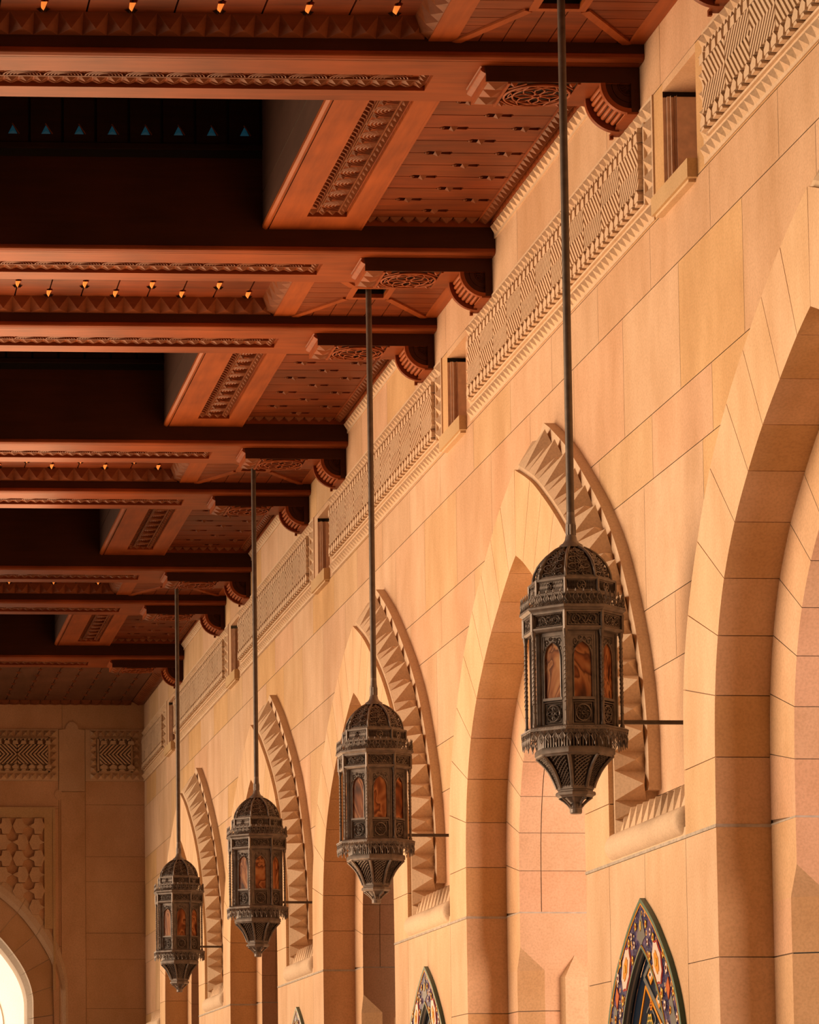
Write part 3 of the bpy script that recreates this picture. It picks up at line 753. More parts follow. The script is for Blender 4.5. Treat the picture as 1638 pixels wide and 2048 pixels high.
# end arch: ring and hood
ea = thing('stone_arch', 'shaded end-wall arch at the lower left, opening onto a bright sunlit court', 'arch', (XC, YE, 0), 'pointed arches of the arcade wall')
rg = MB(); hm = MB(); br = MB()
OE = [(2.78, 0), (2.78, 1.4), (2.78, 2.8)]+OUT[1:]
IE = [(y*.835, z if z < 4.2 else 4.2+(z-4.2)*.78) for y, z in OE]
IE2 = [(y*.965, z if z < 4.2 else 4.2+(z-4.2)*.95) for y, z in IE]
for s in (1, -1):
    for i in range(len(OE)-1):
        rg.cur = random.choice([(1, .92, .82), (.96, .86, .70), (1, .90, .84)])
        n = 5; lo = catmull(IE, n)[i*n:i*n+n+1]; ho = catmull(OE, n)[i*n:i*n+n+1]
        lo[0] = lerp(lo[0], lo[1], .06); ho[0] = lerp(ho[0], ho[1], .06)
        l2 = catmull(IE2, n)[i*n:i*n+n+1]
        for k in range(n):
            rg.face([(s*lo[k][0], .05, lo[k][1]), (s*lo[k+1][0], .05, lo[k+1][1]), (s*(ho[k+1][0]+.05), .05, ho[k+1][1]+.07), (s*(ho[k][0]+.05), .05, ho[k][1]+.07)])
            br.face([(s*lo[k][0], .05, lo[k][1]), (s*lo[k+1][0], .05, lo[k+1][1]), (s*lo[k+1][0], .30, lo[k+1][1]), (s*lo[k][0], .30, lo[k][1])])
            br.face([(s*lo[k][0], .30, lo[k][1]), (s*lo[k+1][0], .30, lo[k+1][1]), (s*l2[k+1][0], .45, l2[k+1][1]), (s*l2[k][0], .45, l2[k][1])])
            br.face([(s*l2[k][0], .45, l2[k][1]), (s*l2[k+1][0], .45, l2[k+1][1]), (s*l2[k+1][0], 1.2, l2[k+1][1]), (s*l2[k][0], 1.2, l2[k][1])])
            br.face([(s*l2[k][0], 1.2, l2[k][1]), (s*l2[k+1][0], 1.2, l2[k+1][1]), (s*(l2[k+1][0]+1.5), 1.2, l2[k+1][1]+1.5), (s*(l2[k][0]+1.5), 1.2, l2[k][1]+1.5)])
            for o0, o1, d0, d1 in ((.0, .07, .02, -.03), (.07, .15, -.03, -.045), (.15, .22, -.045, -.02), (.22, .24, -.02, .0)):
                q = [(ho[k][0]+o0*.6, ho[k][1]+o0), (ho[k+1][0]+o0*.6, ho[k+1][1]+o0), (ho[k+1][0]+o1*.6, ho[k+1][1]+o1), (ho[k][0]+o1*.6, ho[k][1]+o1)]
                hm.face([(s*q[0][0], d0, q[0][1]), (s*q[1][0], d0, q[1][1]), (s*q[2][0], d1, q[2][1]), (s*q[3][0], d1, q[3][1])])
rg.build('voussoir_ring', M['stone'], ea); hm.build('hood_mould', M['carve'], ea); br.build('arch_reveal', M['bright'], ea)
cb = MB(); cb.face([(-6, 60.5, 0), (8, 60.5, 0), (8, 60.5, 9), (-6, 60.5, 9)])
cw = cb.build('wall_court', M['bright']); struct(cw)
ar = MB()
for s in (1, -1):
    for w in (1.9, 2.1):
        pts = [(XC+s*y*w/2.3, 60.48, z*.96) for y, z in catmull(IE, 3)]; ar.tube(pts, .012, 4)
ar.build('arch_moulding', M['mortar'], cw)

# ------------------------------------------------------------------ ceiling shell: wells, decks
XL0 = -3.2
ce = MB()
ce.face([(XL0, 8, 11.6), (6.6, 8, 11.6), (6.6, YE+.4, 11.6), (XL0, YE+.4, 11.6)])
ce.face([(XL0, 8, 9.9), (6.02, 8, 9.9), (6.02, 8, 11.6), (XL0, 8, 11.6)])
ce.face([(XL0, 8, 9.9), (XL0, YE, 9.9), (XL0, YE, 11.6), (XL0, 8, 11.6)])
ce.face([(4.0, 8, 9.95), (6.03, 8, 9.95), (6.03, YE, 9.95), (4.0, YE, 9.95)])
ceil = struct(ce.build('ceiling', M['woodd']))

# ------------------------------------------------------------------ crossbeams
BX0, BX1 = XL0, 6.018
def leaf_strip(mb, lenu, to, pitch, vc, half, s=1):
    """row of nested arched leaves with little diamonds between; v across, u along"""
    n = int(lenu/pitch)
    for i in range(n):
        uc = (i+.5)*pitch
        for r in (1.0, .82, .64, .46, .28):
            pts = [to(uc+pitch*.46*r*cos(a), vc-half*s+2*half*s*r*sin(a)*.95, .012+.006*r) for a in [pi*k/10 for k in range(11)]]
            mb.tube(pts, .0058, 3)
        a = to(i*pitch, vc+half*s*.3, .03)
        mb.pyr([to(i*pitch-.035, vc+half*s*.6, 0), to(i*pitch, vc+half*s, 0), to(i*pitch+.035, vc+half*s*.6, 0), to(i*pitch, vc, 0)], a)
def pyr_row(mb, lenu, to, pitch, v0, v1, h=.05, gap=.004):
    n = int(lenu/pitch); p = lenu/n
    for i in range(n):
        a, b = i*p+gap, (i+1)*p-gap
        mb.pyr([to(a, v0, 0), to(b, v0, 0), to(b, v1, 0), to(a, v1, 0)], to((a+b)/2, (v0+v1)/2, h))
def make_beam():
    t = thing('cross_beam', '', 'ceiling beam', (6.02, YA, ZSOF), 'carved timber crossbeams spanning the gallery')
    x0, x1 = BX0-6.02, -.002; D = .93; T = lambda u, v, d: (d, u, v)
    SX = -1.44             # right end of the carved strip
    b = MB()               # soffit with a recess for the carved strip
    def sof(xa, xb, ya, yb, z=0.0): b.face([(xa, ya, z), (xb, ya, z), (xb, yb, z), (xa, yb, z)])
    sof(x0, x1, .065, .36); sof(SX, x1, .36, .70); sof(x0, x1, .70, D)
    sof(x0, SX, .36, .70, .035)
    b.face([(x0, .36, 0), (SX, .36, 0), (SX, .36, .035), (x0, .36, .035)]); b.face([(x0, .70, 0), (SX, .70, 0), (SX, .70, .035), (x0, .70, .035)])
    b.face([(SX, .36, 0), (SX, .70, 0), (SX, .70, .035), (SX, .36, .035)])
    b.face([(x0, D, 0), (x1, D, 0), (x1, D, .95), (x0, D, .95)]); b.face([(x1, 0, .03), (x1, D, 0), (x1, D, .95), (x1, 0, .95)])
    b.build('beam_soffit', M['wood'], t)
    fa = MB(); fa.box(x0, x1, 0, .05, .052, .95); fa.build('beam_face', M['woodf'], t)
    mo = MB()              # bead moulding along the lower arris
    mo.prism([(0, .052), (-.006, .046), (-.006, .022), (0, .012), (.03, .0), (.058, .0), (.058, .012), (.065, .012), (.065, .052)], x0, x1, T)
    mo.build('edge_moulding', M['wood'], t)
    cs = MB(); L = SX-x0-.1
    to = lambda u, v, d: (SX-.05-u, v, .035-d)
    leaf_strip(cs, L-.12, lambda u, v, d: to(u+.1, v, d), .296, .44, .055, -1)
    pyr_row(cs, L-.06, lambda u, v, d: to(u+.03, v, d), .107, .53, .63, .038)
    pyr_row(cs, L-.06, lambda u, v, d: to(u+.03, v, d), .107, .645, .69, .02)
    for v in (.385, .505, .518): cs.box(x0, SX-.08, v, v+.008, .015, .035)
    for k in range(4): cs.pyr([(SX-.085, .38+k*.075, .035), (SX-.01, .38+k*.075, .035), (SX-.01, .45+k*.075, .035), (SX-.085, .45+k*.075, .035)], (SX-.045, .415+k*.075, .0))
    cs.build('carved_strip', M['woodc'], t)
    return t
beam = make_beam()
BY = [YA+DE-P]+[y for k in range(4) for y in (YA+P*k, YA+DE+P*k)]
ordn = ['nearest', 'second', 'third', 'fourth', 'fifth', 'sixth', 'seventh', 'eighth', 'ninth']
where = ['mostly above the top edge of the photo', 'behind the rod of the largest lantern', 'far side of the largest dark well',
         'passing just behind the rod of the second lantern', 'closing the far side of the second dark well', 'passing behind the rod of the third lantern', 'closing the far side of the third dark well',
         'passing behind the rod of the farthest lantern', 'the last one before the plank ceiling at the end wall']
beam['label'] = 'red carved crossbeam, second from the camera, '+where[1]
for i, y in enumerate(BY):
    if i != 1: copy_tree(beam, y-YA, 'red carved crossbeam, %s from the camera, %s' % (ordn[i], where[i]) if i else 'red carved crossbeam '+where[0])

# ------------------------------------------------------------------ corbel brackets under the beam ends
def rosette(mb, R, to, r=.008):
    circ = lambda cu, cv, q, n=28: [to(cu+q*cos(2*pi*k/n), cv+q*sin(2*pi*k/n), .008) for k in range(n)]
    mb.tube(circ(0, 0, R), r*1.3, 4, True); mb.tube(circ(0, 0, R*.74), r, 4, True); mb.tube(circ(0, 0, R*.14, 10), r, 4, True)
    for k in range(8):
        a = 2*pi*k/8
        pet = [(R*.72*q*cos(a)+R*w*cos(a+pi/2), R*.72*q*sin(a)+R*w*sin(a+pi/2)) for q, w in ((.15, 0), (.4, .13), (.7, .15), (1, 0), (.7, -.15), (.4, -.13))]
        mb.tube([to(u, v, .01) for u, v in pet], r*.8, 4, True)
        a2 = a+pi/8
        mb.tube([to(R*.74*cos(a), R*.74*sin(a), .008), to(R*cos(a2), R*sin(a2), .008), to(R*.74*cos(a+pi/4), R*.74*sin(a+pi/4), .008)], r*.9, 4)
        mb.tube([to(R*.87*cos(a+q), R*.87*sin(a+q), .008) for q in (-.2, -.1, 0, .1, .2)], r*.7, 4)
def make_bracket():
    t = thing('corbel_bracket', '', 'bracket', (6.018, YA+.138, ZSOF), 'carved wooden corbels where beams meet the wall')
    Z = lambda z: z-ZSOF
    X = lambda x: x-6.018
    W_ = .52
    s = MB(); prof = [(X(4.876), 0)]+[(X(4.876)+.022-.03*sin(pi*k/8)+.018*k/8, -.055*k/8) for k in range(1, 9)]+[(X(4.912), -.075), (X(4.912), Z(9.313)), (-.001, Z(9.313)), (-.001, 0)]
    P3 = lambda u, v, d: (u, d, v)
    s.prism(prof, .012, W_, P3)
    s.build('corbel_slab', M['wood'], t)
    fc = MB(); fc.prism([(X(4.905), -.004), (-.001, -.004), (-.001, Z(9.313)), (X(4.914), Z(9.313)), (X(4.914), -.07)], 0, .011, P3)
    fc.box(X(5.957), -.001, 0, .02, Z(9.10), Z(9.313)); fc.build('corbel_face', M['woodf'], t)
    po = MB(); po.box(X(5.957), -.001, .021, W_, Z(9.10), Z(9.313)); po.box(X(5.925), -.001, 0.0, W_, Z(9.083), Z(9.10)); po.box(X(5.925), X(5.95), W_-.03, W_, Z(9.06), Z(9.083)); po.build('corbel_post', M['wood'], t)
    # quarter disc
    cx, cz = X(5.957), Z(9.313); R = .215
    q = MB(); arc = lambda r, n=14: [(cx-r*sin(pi/2*k/n), cz-r*cos(pi/2*k/n)) for k in range(n+1)]
    q.prism([(cx, cz)]+arc(R-.02), .03, W_-.02, P3)
    for r in (R*.60, R*.40): q.tube([(u, .028, v) for u, v in arc(r)], .006, 4)
    for k in range(5):
        a = pi/2*(k+.5)/5; q.tube([(cx-R*.18*sin(a), .027, cz-R*.18*cos(a)), (cx-R*.36*sin(a+.12), .022, cz-R*.36*cos(a+.12)), (cx-R*.36*sin(a-.12), .027, cz-R*.36*cos(a-.12))], .007, 4)
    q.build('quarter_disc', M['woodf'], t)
    hp = MB()
    ao, ai = arc(R+.005), arc(R-.03)
    for k in range(14): hp.prism([ao[k], ao[k+1], ai[k+1], ai[k]], .0, .045, P3)
    hp.build('disc_rim', M['wood'], t)
    fl = MB(); n = 8
    for k in range(n):
        a0 = pi/2*(k+.5)/n; px, pz = cx-(R-.012)*sin(a0), cz-(R-.012)*cos(a0)
        fl.tube([(px, .045, pz), (px, .06, pz), (px, .31, pz), (px, .325, pz)], [.010, .017, .017, .009], 8)
    fl.build('fluting', M['woody'], t, smooth=True)
    rm = MB(); ao, ai = arc(R+.028), arc(R-.04)
    for k in range(14): rm.prism([ao[k], ao[k+1], ai[k+1], ai[k]], .355, .40, P3)
    rm.build('back_rim', M['wood'], t)
    # soffit panels
    ro = MB(); zb = Z(9.313); x0, x1 = X(5.085), X(5.585)
    ro.mi = 1; ro.box(x0, x1, .015, W_-.01, zb-.001, zb); ro.mi = 0
    rosette(ro, .235, lambda u, v, d: ((x0+x1)/2+u, W_/2+v*.98, zb-d-.004), .008)
    for a, b, c, d in ((x0-.012, x0+.008, 0.012, W_), (x1-.008, x1+.012, 0.012, W_)): ro.box(a, b, c, d, zb-.012, zb)
    for su in (1, -1):
        for sv in (1, -1):
            cxr, cyr = (x0+x1)/2+su*.235, W_/2+sv*.24
            ro.tube([(cxr-su*.11, cyr, zb-.008), (cxr-su*.06, cyr-sv*.04, zb-.01), (cxr, cyr-sv*.11, zb-.008)], .007, 4); ro.pyr([(cxr, cyr, zb), (cxr-su*.05, cyr, zb), (cxr-su*.05, cyr-sv*.05, zb), (cxr, cyr-sv*.05, zb)], (cxr-su*.025, cyr-sv*.025, zb-.025))
    ro.build('rosette_panel', [M['wood'], M['woodd']], t)
    py = MB(); xa, xb = X(4.93), X(5.07)
    for k in range(3):
        a = .02+k*.163; py.cur = [(1, 1, 1), (1.15, 1.0, .9), (.9, .9, .9)][k]
        py.pyr([(xa, a, zb), (xb, a, zb), (xb, a+.15, zb), (xa, a+.15, zb)], ((xa+xb)/2, a+.075, zb-.03))
    py.build('pyramid_coffers', M['woodc'], t)
    return t
brk = make_bracket()
bw = ['cut by the top edge of the photo, nearest the camera', 'beside the largest lantern rod', 'at the far end of the first plank bay', 'just right of the second lantern rod',
      'between the second and third lantern rods, upper one', 'just right of the third lantern rod', 'just behind the third lantern rod, sixth beam', 'just right of the farthest lantern rod', 'partly hidden behind the farthest lantern rod']
brk['label'] = 'carved wooden corbel, second from the camera, '+bw[1]
for i, y in enumerate(BY):
    if i != 1: copy_tree(brk, y-YA, 'carved wooden corbel, %s from the camera, %s' % (ordn[i], bw[i]) if i else 'foot of a carved wooden corbel at the top edge, nearest the camera')

# ------------------------------------------------------------------ wide bays: side beam, plank panel, dark well
YB0, YB1 = .93, DE                     # bay limits relative to the odd beam
SB0, SB1 = 4.005, 4.86
def make_side_beam():
    t = thing('coffer_beam', '', 'ceiling beam', (4.43, YA+YB0, 9.63), 'short carved beams along the dark wells')
    L = YB1-YB0; x0, x1 = SB0-4.43, SB1-4.43
    b = MB(); a0, a1, e = -.105, .235, 3.62
    def sof(xa, xb, ya, yb, z=0): b.face([(xa, ya, z), (xb, ya, z), (xb, yb, z), (xa, yb, z)])
    sof(x0+.05, a0, 0, L); sof(a1, x1-.02, 0, L); sof(a0, a1, e, L); sof(a0, a1, 0, e, .04)
    for xa in (a0, a1): b.face([(xa, 0, 0), (xa, e, 0), (xa, e, .04), (xa, 0, .04)])
    b.face([(a0, e, 0), (a1, e, 0), (a1, e, .04), (a0, e, .04)])
    b.face([(x1, 0, .012), (x1, L, .012), (x1, L, .3), (x1, 0, .3)])
    b.build('beam_soffit', M['woody'], t)
    mo = MB(); mo.prism([(x0, .05), (x0-.006, .04), (x0-.004, .012), (x0+.02, -.004), (x0+.038, .0), (x0+.038, .012), (x0+.05, .012), (x0+.05, .05)], 0, L, lambda u, v, d: (u, d, v))
    mo.prism([(x1-.02, .03), (x1-.02, -.003), (x1, -.003), (x1+.004, .03)], 0, L, lambda u, v, d: (u, d, v))
    mo.build('edge_moulding', M['woody'], t)
    si = MB(); si.face([(x0, 0, .04), (x0, L, .04), (x0, L, 1.8), (x0, 0, 1.8)])
    si.box(x0+.0, x0+.045, 0.9, L, .76, .80)
    si.build('well_side', M['woods'], t)
    cs = MB(); to = lambda u, v, d: (v, e-.1-u, .04-d)
    leaf_strip(cs, 3.4, lambda u, v, d: to(u, v, d+.004), .31, .055, .085, -1)
    pyr_row(cs, 3.5, lambda u, v, d: to(u, v, d), .125, .155, .225, .045)
    for u in (-.035, -.02, .145): cs.box(u, u+.008, 0, e-.09, .012, .04)
    n = 40
    for i in range(n): cs.tube([(-.095, i*.087, .03), (-.05, i*.087+.06, .03)], .012, 4)
    for k in range(4): cs.pyr([(a0+.005+k*.083, e-.09, .04), (a0+.083+k*.083, e-.09, .04), (a0+.083+k*.083, e-.01, .04), (a0+.005+k*.083, e-.01, .04)], (a0+.045+k*.083, e-.05, -.0))
    cs.build('carved_strip', M['woodc'], t)
    return t
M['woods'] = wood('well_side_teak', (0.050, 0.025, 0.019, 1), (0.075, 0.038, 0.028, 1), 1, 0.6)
sb = make_side_beam()
wl = ['first and largest', 'second', 'third', 'fourth and smallest']
sb['label'] = 'broad orange carved beam beside the first and largest dark ceiling well'
for k in range(1, 4): copy_tree(sb, P*k, 'orange carved beam beside the %s dark ceiling well' % wl[k])

def bow_planks(mb, a0, a1, joints, t0, t1, to, bow0, bp, half=.115, dep=.045, th=.03):
    """planks running along t between joints (a values) with bow-tie notches; to(a, t, d)"""
    ed = [a0]+joints+[a1]
    for i in range(len(ed)-1):
        lo, hi = ed[i], ed[i+1]
        def edge(a, sgn, j):
            if j == 0 or j == len(ed)-1: return [(a, t0), (a, t1)]
            g = .0065*sgn; pts = [(a+g, t0)]
            c = bow0+(bp/2 if j % 2 else 0)
            while c < t1-half-.02:
                if c > t0+half+.02:
                    pts += [(a+g, c-half), (a+sgn*dep, c-half*.75), (a+sgn*dep*.8, c-.02), (a+g, c), (a+sgn*dep*.6, c+.03), (a+sgn*dep*.8, c+half*.9), (a+g, c+half)]
                c += bp
            return pts+[(a+g, t1)]
        mb.cur = random.choice([(1, 1, 1), (.88, .86, .86), (1.1, 1.04, 1.0), (.95, .95, .95), (1.05, .95, .9)])
        p = edge(lo, 1, i)+edge(hi, -1, i+1)[::-1]
        A = [to(u, v, 0) for u, v in p]; mb.face(A)
        n = len(p)
        for k in range(n): mb.face([to(*p[k], 0), to(*p[(k+1) % n], 0), to(*p[(k+1) % n], th), to(*p[k], th)])
def bow_wedges(mb, joints, t0, t1, to, bow0, bp, half=.105):
    for j, a in enumerate(joints):
        c = bow0+(bp/2 if (j+1) % 2 else 0)
        while c < t1-half-.02:
            if c > t0+half+.02:
                mb.pyr([to(a-.042, c-.034, .0), to(a+.042, c-.034, .0), to(a+.042, c+.024, .0), to(a-.042, c+.024, .0)], to(a, c-.004, -.030))
                mb.pyr([to(a-.015, c-half, .0), to(a+.02, c-half, .0), to(a+.02, c-half+.03, .0), to(a-.015, c-half+.03, .0)], to(a, c-half+.012, -.014))
            c += bp
def make_plank_panel():
    t = thing('plank_ceiling_panel', '', 'ceiling panel', (4.87, YA+YB0, ZWID), 'plank ceiling panels of the wide bays')
    L = YB1-YB0; x0, x1 = 0.0, 5.86-4.87
    pl = MB(); jt = [.24+.3155*i for i in range(12)]
    jt = [j for j in jt if j < L-.2]
    to = lambda a, tt, d: (tt, a, d)
    bow_planks(pl, 0, L-.10, jt, 0, x1, to, .0, .57)
    pl.build('planks', M['woodp'], t)
    bw_ = MB(); bow_wedges(bw_, jt, 0, x1, to, .0, .57); bw_.build('bow_tie_wedges', M['woodc'], t)
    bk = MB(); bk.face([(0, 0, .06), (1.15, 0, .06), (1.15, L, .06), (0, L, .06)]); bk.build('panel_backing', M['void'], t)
    bo = MB()
    pyr_row(bo, L, lambda u, v, d: (v, u, .0-d+(.06 if False else 0)), .107, x1+.01, x1+.115, .045)
    pyr_row(bo, x1, lambda u, v, d: (u, v, -d), .105, L-.095, L-.01, .04)
    pyr_row(bo, x1, lambda u, v, d: (u, v, -d), .105, .01, .095, .04)
    bo.build('pyramid_border', M['woodc'], t)
    fr = MB(); fr.box(x1+.118, 1.148, 0, L, -.03, .05); fr.box(x1, x1+.01, 0, L, -.012, .03); fr.box(0, 1.148, L-.008, L, -.055, .03); fr.build('edge_strip', M['wood'], t)
    return t
pp = make_plank_panel()
pp['label'] = 'red plank ceiling panel with bow-tie slots, the largest, beside the first dark well'
for k in range(1, 4): copy_tree(pp, P*k, 'red plank ceiling panel with bow-tie slots beside the %s dark well' % wl[k])

def make_well():
    t = thing('ceiling_well', '', 'ceiling well', (SB0, YA+YB0, 10.35), 'dark coffered wells of the ceiling')
    L = YB1-YB0; x0 = XL0-SB0
    b = MB(); pw = .286; x = -.012
    while x-pw > x0:
        b.box(x-pw+.012, x-.012, L-.03, L-.005, .02, 1.2); x -= pw
    b.box(x0, 0, L-.045, L, -.03, .012)
    b.build('well_boards', M['woodd'], t)
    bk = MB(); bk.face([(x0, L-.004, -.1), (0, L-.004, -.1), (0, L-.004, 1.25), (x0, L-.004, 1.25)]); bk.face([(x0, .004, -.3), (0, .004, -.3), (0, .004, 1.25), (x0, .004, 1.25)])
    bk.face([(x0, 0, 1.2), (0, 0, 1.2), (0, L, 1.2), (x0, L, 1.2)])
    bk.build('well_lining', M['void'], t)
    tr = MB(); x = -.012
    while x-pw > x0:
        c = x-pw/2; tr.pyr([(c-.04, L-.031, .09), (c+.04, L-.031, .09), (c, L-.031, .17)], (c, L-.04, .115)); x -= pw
    tr.build('slot_sky_glow', M['tealglow'], t)
    cp = MB(); x = -.012
    while x-pw > x0:
        c = x-pw/2; cp.tube([(c-.005, L-.036, .18), (c+.055, L-.036, .09)], .006, 4); x -= pw
    cp.build('slot_ledges', M['woodc'], t)
    return t
we_ = make_well(); we_['label'] = 'first and largest dark ceiling well, with tiny teal slots, upper left'
for k in range(1, 4): copy_tree(we_, P*k, '%s dark ceiling well counting from the camera' % wl[k])

# ------------------------------------------------------------------ narrow lantern bays
NY0 = YA+DE-P+.93; NY1 = YA; NL = NY1-NY0         # nearest lantern bay
def make_bay():
    t = thing('lantern_bay_panel', '', 'ceiling panel', (0, NY0, ZNAR), 'ceiling panels of the narrow lantern bays')
    x0, x1 = 4.67, 5.90; hx0, hx1 = 5.10, 5.385; hy0, hy1 = YL-.15-NY0, YL+.15-NY0
    fr = MB(); TH = .03
    def slab(p, z0=0.0): fr.prism(p, z0, TH, lambda u, v, d: (u, v, d))
    R = lambda a, b, c, d: [(a, c), (b, c), (b, d), (a, d)]
    slab(R(4.475, 4.67, 0, NL)); slab(R(5.90, 6.018, 0, NL), -.004)
    hb = .055
    for r in (R(hx0-hb, hx1+hb, hy0-hb, hy0), R(hx0-hb, hx1+hb, hy1, hy1+hb), R(hx0-hb, hx0, hy0, hy1), R(hx1, hx1+hb, hy0, hy1)): slab(r, -.008)
    for (ax, ay), (bx, by) in (((x0, 0.0), (hx0-hb, hy0-hb)), ((x1, 0.0), (hx1+hb, hy0-hb)), ((x0, NL), (hx0-hb, hy1+hb)), ((x1, NL), (hx1+hb, hy1+hb))):
        d = Vector((bx-ax, by-ay)).normalized(); n = Vector((-d.y, d.x))*.032
        slab([(ax-n.x, ay-n.y), (bx-n.x, by-n.y), (bx+n.x, by+n.y), (ax+n.x, ay+n.y)], -.010)
    fr.build('brace_frame', M['woody'], t)
    pl = MB()
    def strips_in(tri, along):
        k = 0 if along == 'x' else 1; o = 1-k       # strips stacked along axis o
        lo = min(p[o] for p in tri); hi = max(p[o] for p in tri); w = .165; c = lo
        while c < hi:
            a, b = (0, 1) if o == 1 else (1, 0)
            q = clip(clip(tri, -a, -b, -(c+.004)), a, b, c+w-.004)
            pl.cur = random.choice([(1, 1, 1), (.9, .88, .88), (1.08, 1.02, 1), (.95, .95, .95)])
            if len(q) > 2: pl.prism(q, .006, TH, lambda u, v, d: (u, v, d))
            c += w
    q0, q1, q2, q3 = (hx0-hb, hy0-hb), (hx1+hb, hy0-hb), (hx1+hb, hy1+hb), (hx0-hb, hy1+hb)
    strips_in([(x0, 0), q0, q3, (x0, NL)], 'x'); strips_in([(x1, 0), q1, q2, (x1, NL)], 'x')
    strips_in([(x0, 0), (x1, 0), q1, q0], 'y'); strips_in([(x0, NL), (x1, NL), q2, q3], 'y')
    pl.build('planks', M['woodp'], t)
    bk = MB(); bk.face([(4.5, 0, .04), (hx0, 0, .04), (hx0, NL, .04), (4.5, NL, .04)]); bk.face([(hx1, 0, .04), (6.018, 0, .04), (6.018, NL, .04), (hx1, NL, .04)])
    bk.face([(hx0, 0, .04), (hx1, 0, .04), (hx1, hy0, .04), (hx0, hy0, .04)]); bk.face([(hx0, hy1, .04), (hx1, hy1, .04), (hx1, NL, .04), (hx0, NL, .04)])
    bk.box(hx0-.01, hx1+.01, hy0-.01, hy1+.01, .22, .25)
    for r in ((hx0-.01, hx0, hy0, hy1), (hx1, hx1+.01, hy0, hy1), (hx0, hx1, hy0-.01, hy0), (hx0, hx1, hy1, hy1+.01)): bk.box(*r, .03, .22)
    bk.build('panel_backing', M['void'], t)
    # coffers to the left
    co = MB(); zc = .14; cx1 = 4.475; p = .174; s = .12
    L = cx1-XL0
    def slant(u, v, d):   # far side: u along -x
        return (cx1-u, NL-.004-s*v-d*.8, .012+(zc-.012)*v-d*.4)
    n = int(L/p)
    co.cur = (1.05, 1.0, 1.0)
    for i in range(n):
        a, b = i*p+.03, (i+1)*p+.03
        co.pyr([slant(a, 0, 0), slant(b, 0, 0), slant(b, 1, 0), slant(a, 1, 0)], slant((a+b)/2, .35, .085))
        co.pyr([(cx1-a, .004, .012), (cx1-b, .004, .012), (cx1-b, .004+s, zc), (cx1-a, .004+s, zc)], (cx1-(a+b)/2, .06, .04))
    co.cur = (1, 1, 1)
    m = 9
    for i in range(m):
        a, b = NL*i/m, NL*(i+1)/m
        co.pyr([(cx1, a, .012), (cx1, b, .012), (cx1-s, b, zc), (cx1-s, a, zc)], (cx1-.075, (a+b)/2, .03))
    co.build('pyramid_border', M['woodc'], t)
    cp = MB(); jt = [.155+.31*i for i in range(int((L-s)/.31))]
    to = lambda a, tt, d: (cx1-s-a, tt, zc+d)
    bow_planks(cp, 0, L-s, jt, s, NL-s, to, .42, .62, .10, .03)
    cp.build('coffer_planks', M['woodp'], t)
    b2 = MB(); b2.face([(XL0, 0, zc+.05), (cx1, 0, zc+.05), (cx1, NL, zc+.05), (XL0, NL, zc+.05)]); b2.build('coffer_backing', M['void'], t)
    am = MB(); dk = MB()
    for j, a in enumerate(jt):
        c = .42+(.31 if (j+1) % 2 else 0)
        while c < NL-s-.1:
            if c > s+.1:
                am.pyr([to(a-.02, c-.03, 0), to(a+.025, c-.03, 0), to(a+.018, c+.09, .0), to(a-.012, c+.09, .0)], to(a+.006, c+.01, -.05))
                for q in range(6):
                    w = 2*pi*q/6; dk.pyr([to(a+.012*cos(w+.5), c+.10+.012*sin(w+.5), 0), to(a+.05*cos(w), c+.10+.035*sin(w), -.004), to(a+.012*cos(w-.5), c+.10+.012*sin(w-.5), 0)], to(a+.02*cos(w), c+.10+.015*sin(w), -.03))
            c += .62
    am.build('amber_sun_glow', M['amberglow'], t); dk.build('leaf_bosses', M['woodd'], t)
    return t
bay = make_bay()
bl_ = ['around the rod of the largest lantern at the top edge', 'above the second largest lantern', 'above the third lantern', 'above the farthest lantern']
bay['label'] = 'diagonally braced red ceiling panel '+bl_[0]
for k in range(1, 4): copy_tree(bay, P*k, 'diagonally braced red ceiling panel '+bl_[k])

# ------------------------------------------------------------------ last bay: plank ceiling against the end wall
lb = thing('end_plank_ceiling', 'dark plank ceiling with dotted joints in front of the end wall', 'ceiling panel', (0, BY[8]+.93, 9.60))
L = YE-(BY[8]+.93)
pl = MB(); jt = [.2+.33*i for i in range(26)]
to = lambda a, tt, d: (5.80-a, tt, d)
M['woodend'] = wood('grey_teak', (0.11, 0.052, 0.034, 1), (0.20, 0.095, 0.060, 1), 1)
bow_planks(pl, 0, 9.0, jt, 0, L-.16, to, .1, .62, .08, .035); pl.build('planks', M['woodend'], lb)
wd = MB(); bow_wedges(wd, jt, 0, L-.16, to, .1, .62, .08); wd.build('bow_tie_wedges', M['woodc'], lb)
bk = MB(); bk.face([(XL0, 0, .05), (6.02, 0, .05), (6.02, L, .05), (XL0, L, .05)]); bk.build('panel_backing', M['void'], lb)
bo = MB(); pyr_row(bo, L, lambda u, v, d: (v, u, -.0-d-(v-5.8)*.25), .15, 5.81, 6.015, .05)
pyr_row(bo, 9.0, lambda u, v, d: (5.8-u, v, -d-(v-(L-.15))*.4), .174, L-.155, L-.005, .05)
bo.build('pyramid_border', M['woodc'], lb)

